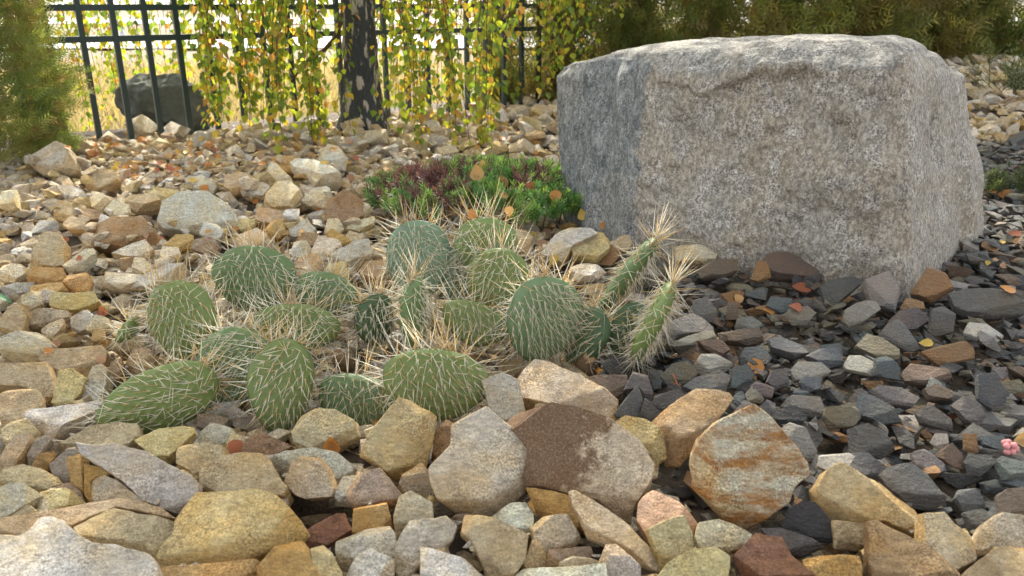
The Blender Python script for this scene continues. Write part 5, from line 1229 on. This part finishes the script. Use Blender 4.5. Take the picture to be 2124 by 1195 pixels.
ZL = [("orange fallen leaf in the litter in front of the fence", 180, 480, 285, 345, 34), ("yellow-orange fallen leaf in the drift left of the lowest strands", 240, 420, 345, 380, 18), ("fallen leaf on the stones under the hanging birch strands", 480, 760, 290, 350, 14), ("fallen leaf on the rubble between strands and boulder", 1010, 1135, 215, 330, 8), ("fallen leaf among dark stones right of the boulder", 2030, 2120, 430, 560, 6), ("fallen leaf on the left half of the pale bed", 10, 600, 390, 600, 9), ("fallen leaf at the foot of the evergreen shrub", 60, 200, 290, 330, 9)]
for lab, x0, x1, y0, y1, n_ in ZL:
    for _ in range(n_):
        fx, fy, fs, fc = rng.uniform(x0, x1), rng.uniform(y0, y1), rng.uniform(11, 20), rng.choice(['orange', 'orange', 'yellow', 'rust-red', 'golden-brown', 'pinkish brown'])
        o = fallen(fx, fy, fs, {'orange': OR, 'yellow': YE, 'rust-red': RD, 'golden-brown': OB, 'pinkish brown': PB}[fc])
        if o: o["label"] = place_label(fx, fy, ('small ' if fs < 15.5 else '') + fc + ' fallen leaf')
# ------------------------------------------------------------------ sprigs, pink scrap
def cast(px, py):
    d = Vector(ray(px, py).tolist()); h = scene.ray_cast(dg_, Vector(_C.tolist()), d.normalized()); return np.array(h[1]) if h[0] else on_z(px, py)
def sprig(name, label, pts, rad, col):
    P = [cast(x, y) + np.array([0, -0.003, 0.003]) for x, y in pts]; P = [p if np.linalg.norm(p - P[0]) < 0.25 else P[0] for p in P]; o0 = P[0]; b_ = MB(); b_.tube([p - o0 for p in P], np.linspace(rad, rad * 0.4, len(P)), 5)
    for q in range(1, len(P) - 1):
        b_.tube([P[q] - o0, P[q] - o0 + np.array([rng.uniform(-.012, .012), -0.004, rng.uniform(0.004, .012)])], [rad * 0.6, rad * 0.3], 4)
    o = link(name, b_.mesh(name, flat_mat(name, col, 0.8), 3.14), loc=o0); tag(o, label, "twig")
sprig("dry_sprig", "reddish branched dry sprig left of the tan block among dark stones", ((1394, 778), (1400, 790), (1404, 800), (1410, 806)), 0.0014, (0.35, 0.13, 0.06))
sprig("curled_sprig", "curled brown evergreen sprig on the olive stone", ((1402, 738), (1393, 742), (1385, 748), (1380, 756)), 0.003, (0.30, 0.19, 0.09))
sprig("leaf_stalk", "thin straw-coloured stalk beside the big orange leaf", ((705, 925), (722, 935), (740, 943), (752, 947)), 0.001, (0.5, 0.36, 0.18))
p = cast(2090, 938); b_ = MB()
for k in range(9):
    V, Fc = cut_rock(900 + k, 2, 3, (1, 1, 1), 0.8, 0.95, 0.05); b_.add(V * 0.0045 + np.array([rng.uniform(-.008, .008), rng.uniform(-.006, .006), rng.uniform(0.0, .012)]), [tuple(f) for f in Fc])
o = link("pink_scrap", b_.mesh("scrap", flat_mat('pink_scrap', (0.58, 0.24, 0.23), 0.6, 0.6, 300), 3.14), loc=p); tag(o, "small knobbly pink scrap on dark stones near the right edge", "scrap")

# ------------------------------------------------------------------ people far beyond the fence
def person_mat(name, top, leg):
    m, nt, b = new_mat(name); tc = N(nt, "ShaderNodeTexCoord"); sx = N(nt, "ShaderNodeSeparateXYZ"); nt.links.new(tc.outputs["Object"], sx.inputs[0]); z = sx.outputs[2]
    c = mix(nt, ramp(nt, z, (0.80, 0.81, 0, 1)), leg, top); c = mix(nt, ramp(nt, z, (1.36, 1.37, 0, 1)), c, (0.5, 0.32, 0.24)); c = mix(nt, ramp(nt, z, (0.09, 0.10, 1, 0)), c, (0.03, 0.03, 0.03)); nt.links.new(c, b.inputs[0]); return m
def person(label, px, py, dist, top, leg, hair, face):
    d = ray(px, py); p = _C + d * (dist / d[1]); rt = empty("person", p); tag(rt, label, "person"); rt.rotation_euler[2] = face
    J = {'pel': (0, 0, .86, .13, .10), 'sp': (0, 0, 1.05, .13, .10), 'ch': (0, 0, 1.25, .16, .11), 'nk': (0, 0, 1.40, .055, .055), 'hd': (0, -.01, 1.50, .085, .095), 'ht': (0, -.01, 1.60, .07, .08)}
    for sg, n_ in ((-1, 'l'), (1, 'r')):
        J['sh' + n_] = (sg * .19, 0, 1.32, .055, .055); J['el' + n_] = (sg * .24, .02 * sg, 1.06, .042, .042); J['ha' + n_] = (sg * .24, -.06 - .05 * sg, .84, .035, .03)
        J['hp' + n_] = (sg * .09, 0, .82, .085, .085); J['kn' + n_] = (sg * .10, -.06 * sg, .46, .06, .06); J['an' + n_] = (sg * .10, .02 + .10 * sg, .08, .042, .042); J['to' + n_] = (sg * .11, -.13 + .10 * sg, .04, .035, .03)
    E = [('pel', 'sp'), ('sp', 'ch'), ('ch', 'nk'), ('nk', 'hd'), ('hd', 'ht')]
    for n_ in 'lr': E += [('ch', 'sh' + n_), ('sh' + n_, 'el' + n_), ('el' + n_, 'ha' + n_), ('pel', 'hp' + n_), ('hp' + n_, 'kn' + n_), ('kn' + n_, 'an' + n_), ('an' + n_, 'to' + n_)]
    ks = list(J); me = bpy.data.meshes.new("body"); me.from_pydata([J[k][:3] for k in ks], [(ks.index(a), ks.index(b)) for a, b in E], []); ob = link("body", me, rt)
    md = ob.modifiers.new("skin", 'SKIN'); ob.modifiers.new("sub", 'SUBSURF').levels = 1
    if not me.skin_vertices: 
        bm = bmesh.new(); bm.from_mesh(me); bm.verts.layers.skin.verify(); bm.to_mesh(me); bm.free()
    for i, k in enumerate(ks): me.skin_vertices[0].data[i].radius = J[k][3:5]; me.skin_vertices[0].data[i].use_root = (k == 'pel')
    ev = ob.evaluated_get(bpy.context.evaluated_depsgraph_get()); bpy.context.view_layer.update(); ev = ob.evaluated_get(bpy.context.evaluated_depsgraph_get())
    nm = bpy.data.meshes.new_from_object(ev); ob.modifiers.clear(); ob.data = nm; nm.materials.clear(); nm.materials.append(person_mat("clothes", top, leg)); nm.shade_smooth()
    V, Fc = cut_rock(40, 3, 0, (1, 1, 1), 1, 1, 0.04); V = V[:, :] * np.array([0.105, 0.115, 0.10]); V[:, 2] = np.maximum(V[:, 2], -0.03); link("hair", make_mesh("hair", V + np.array([0, 0.015, 1.58]), Fc, flat_mat("hair", hair, 0.7), smooth_angle=3.14), rt)
person("far-off person in a purple top on the pale road beyond the fence", 243, 74, 84, (0.16, 0.10, 0.30), (0.45, 0.44, 0.55), (0.05, 0.03, 0.02), 0.4)
person("far-off person in a pale blue top and blue trousers beyond the fence", 254, 76, 82, (0.55, 0.65, 0.75), (0.10, 0.22, 0.48), (0.25, 0.08, 0.03), -0.3)
person("far-off person in red and blue seen through the right birch strands", 918, 32, 92, (0.60, 0.08, 0.09), (0.06, 0.10, 0.40), (0.04, 0.03, 0.02), 0.2)
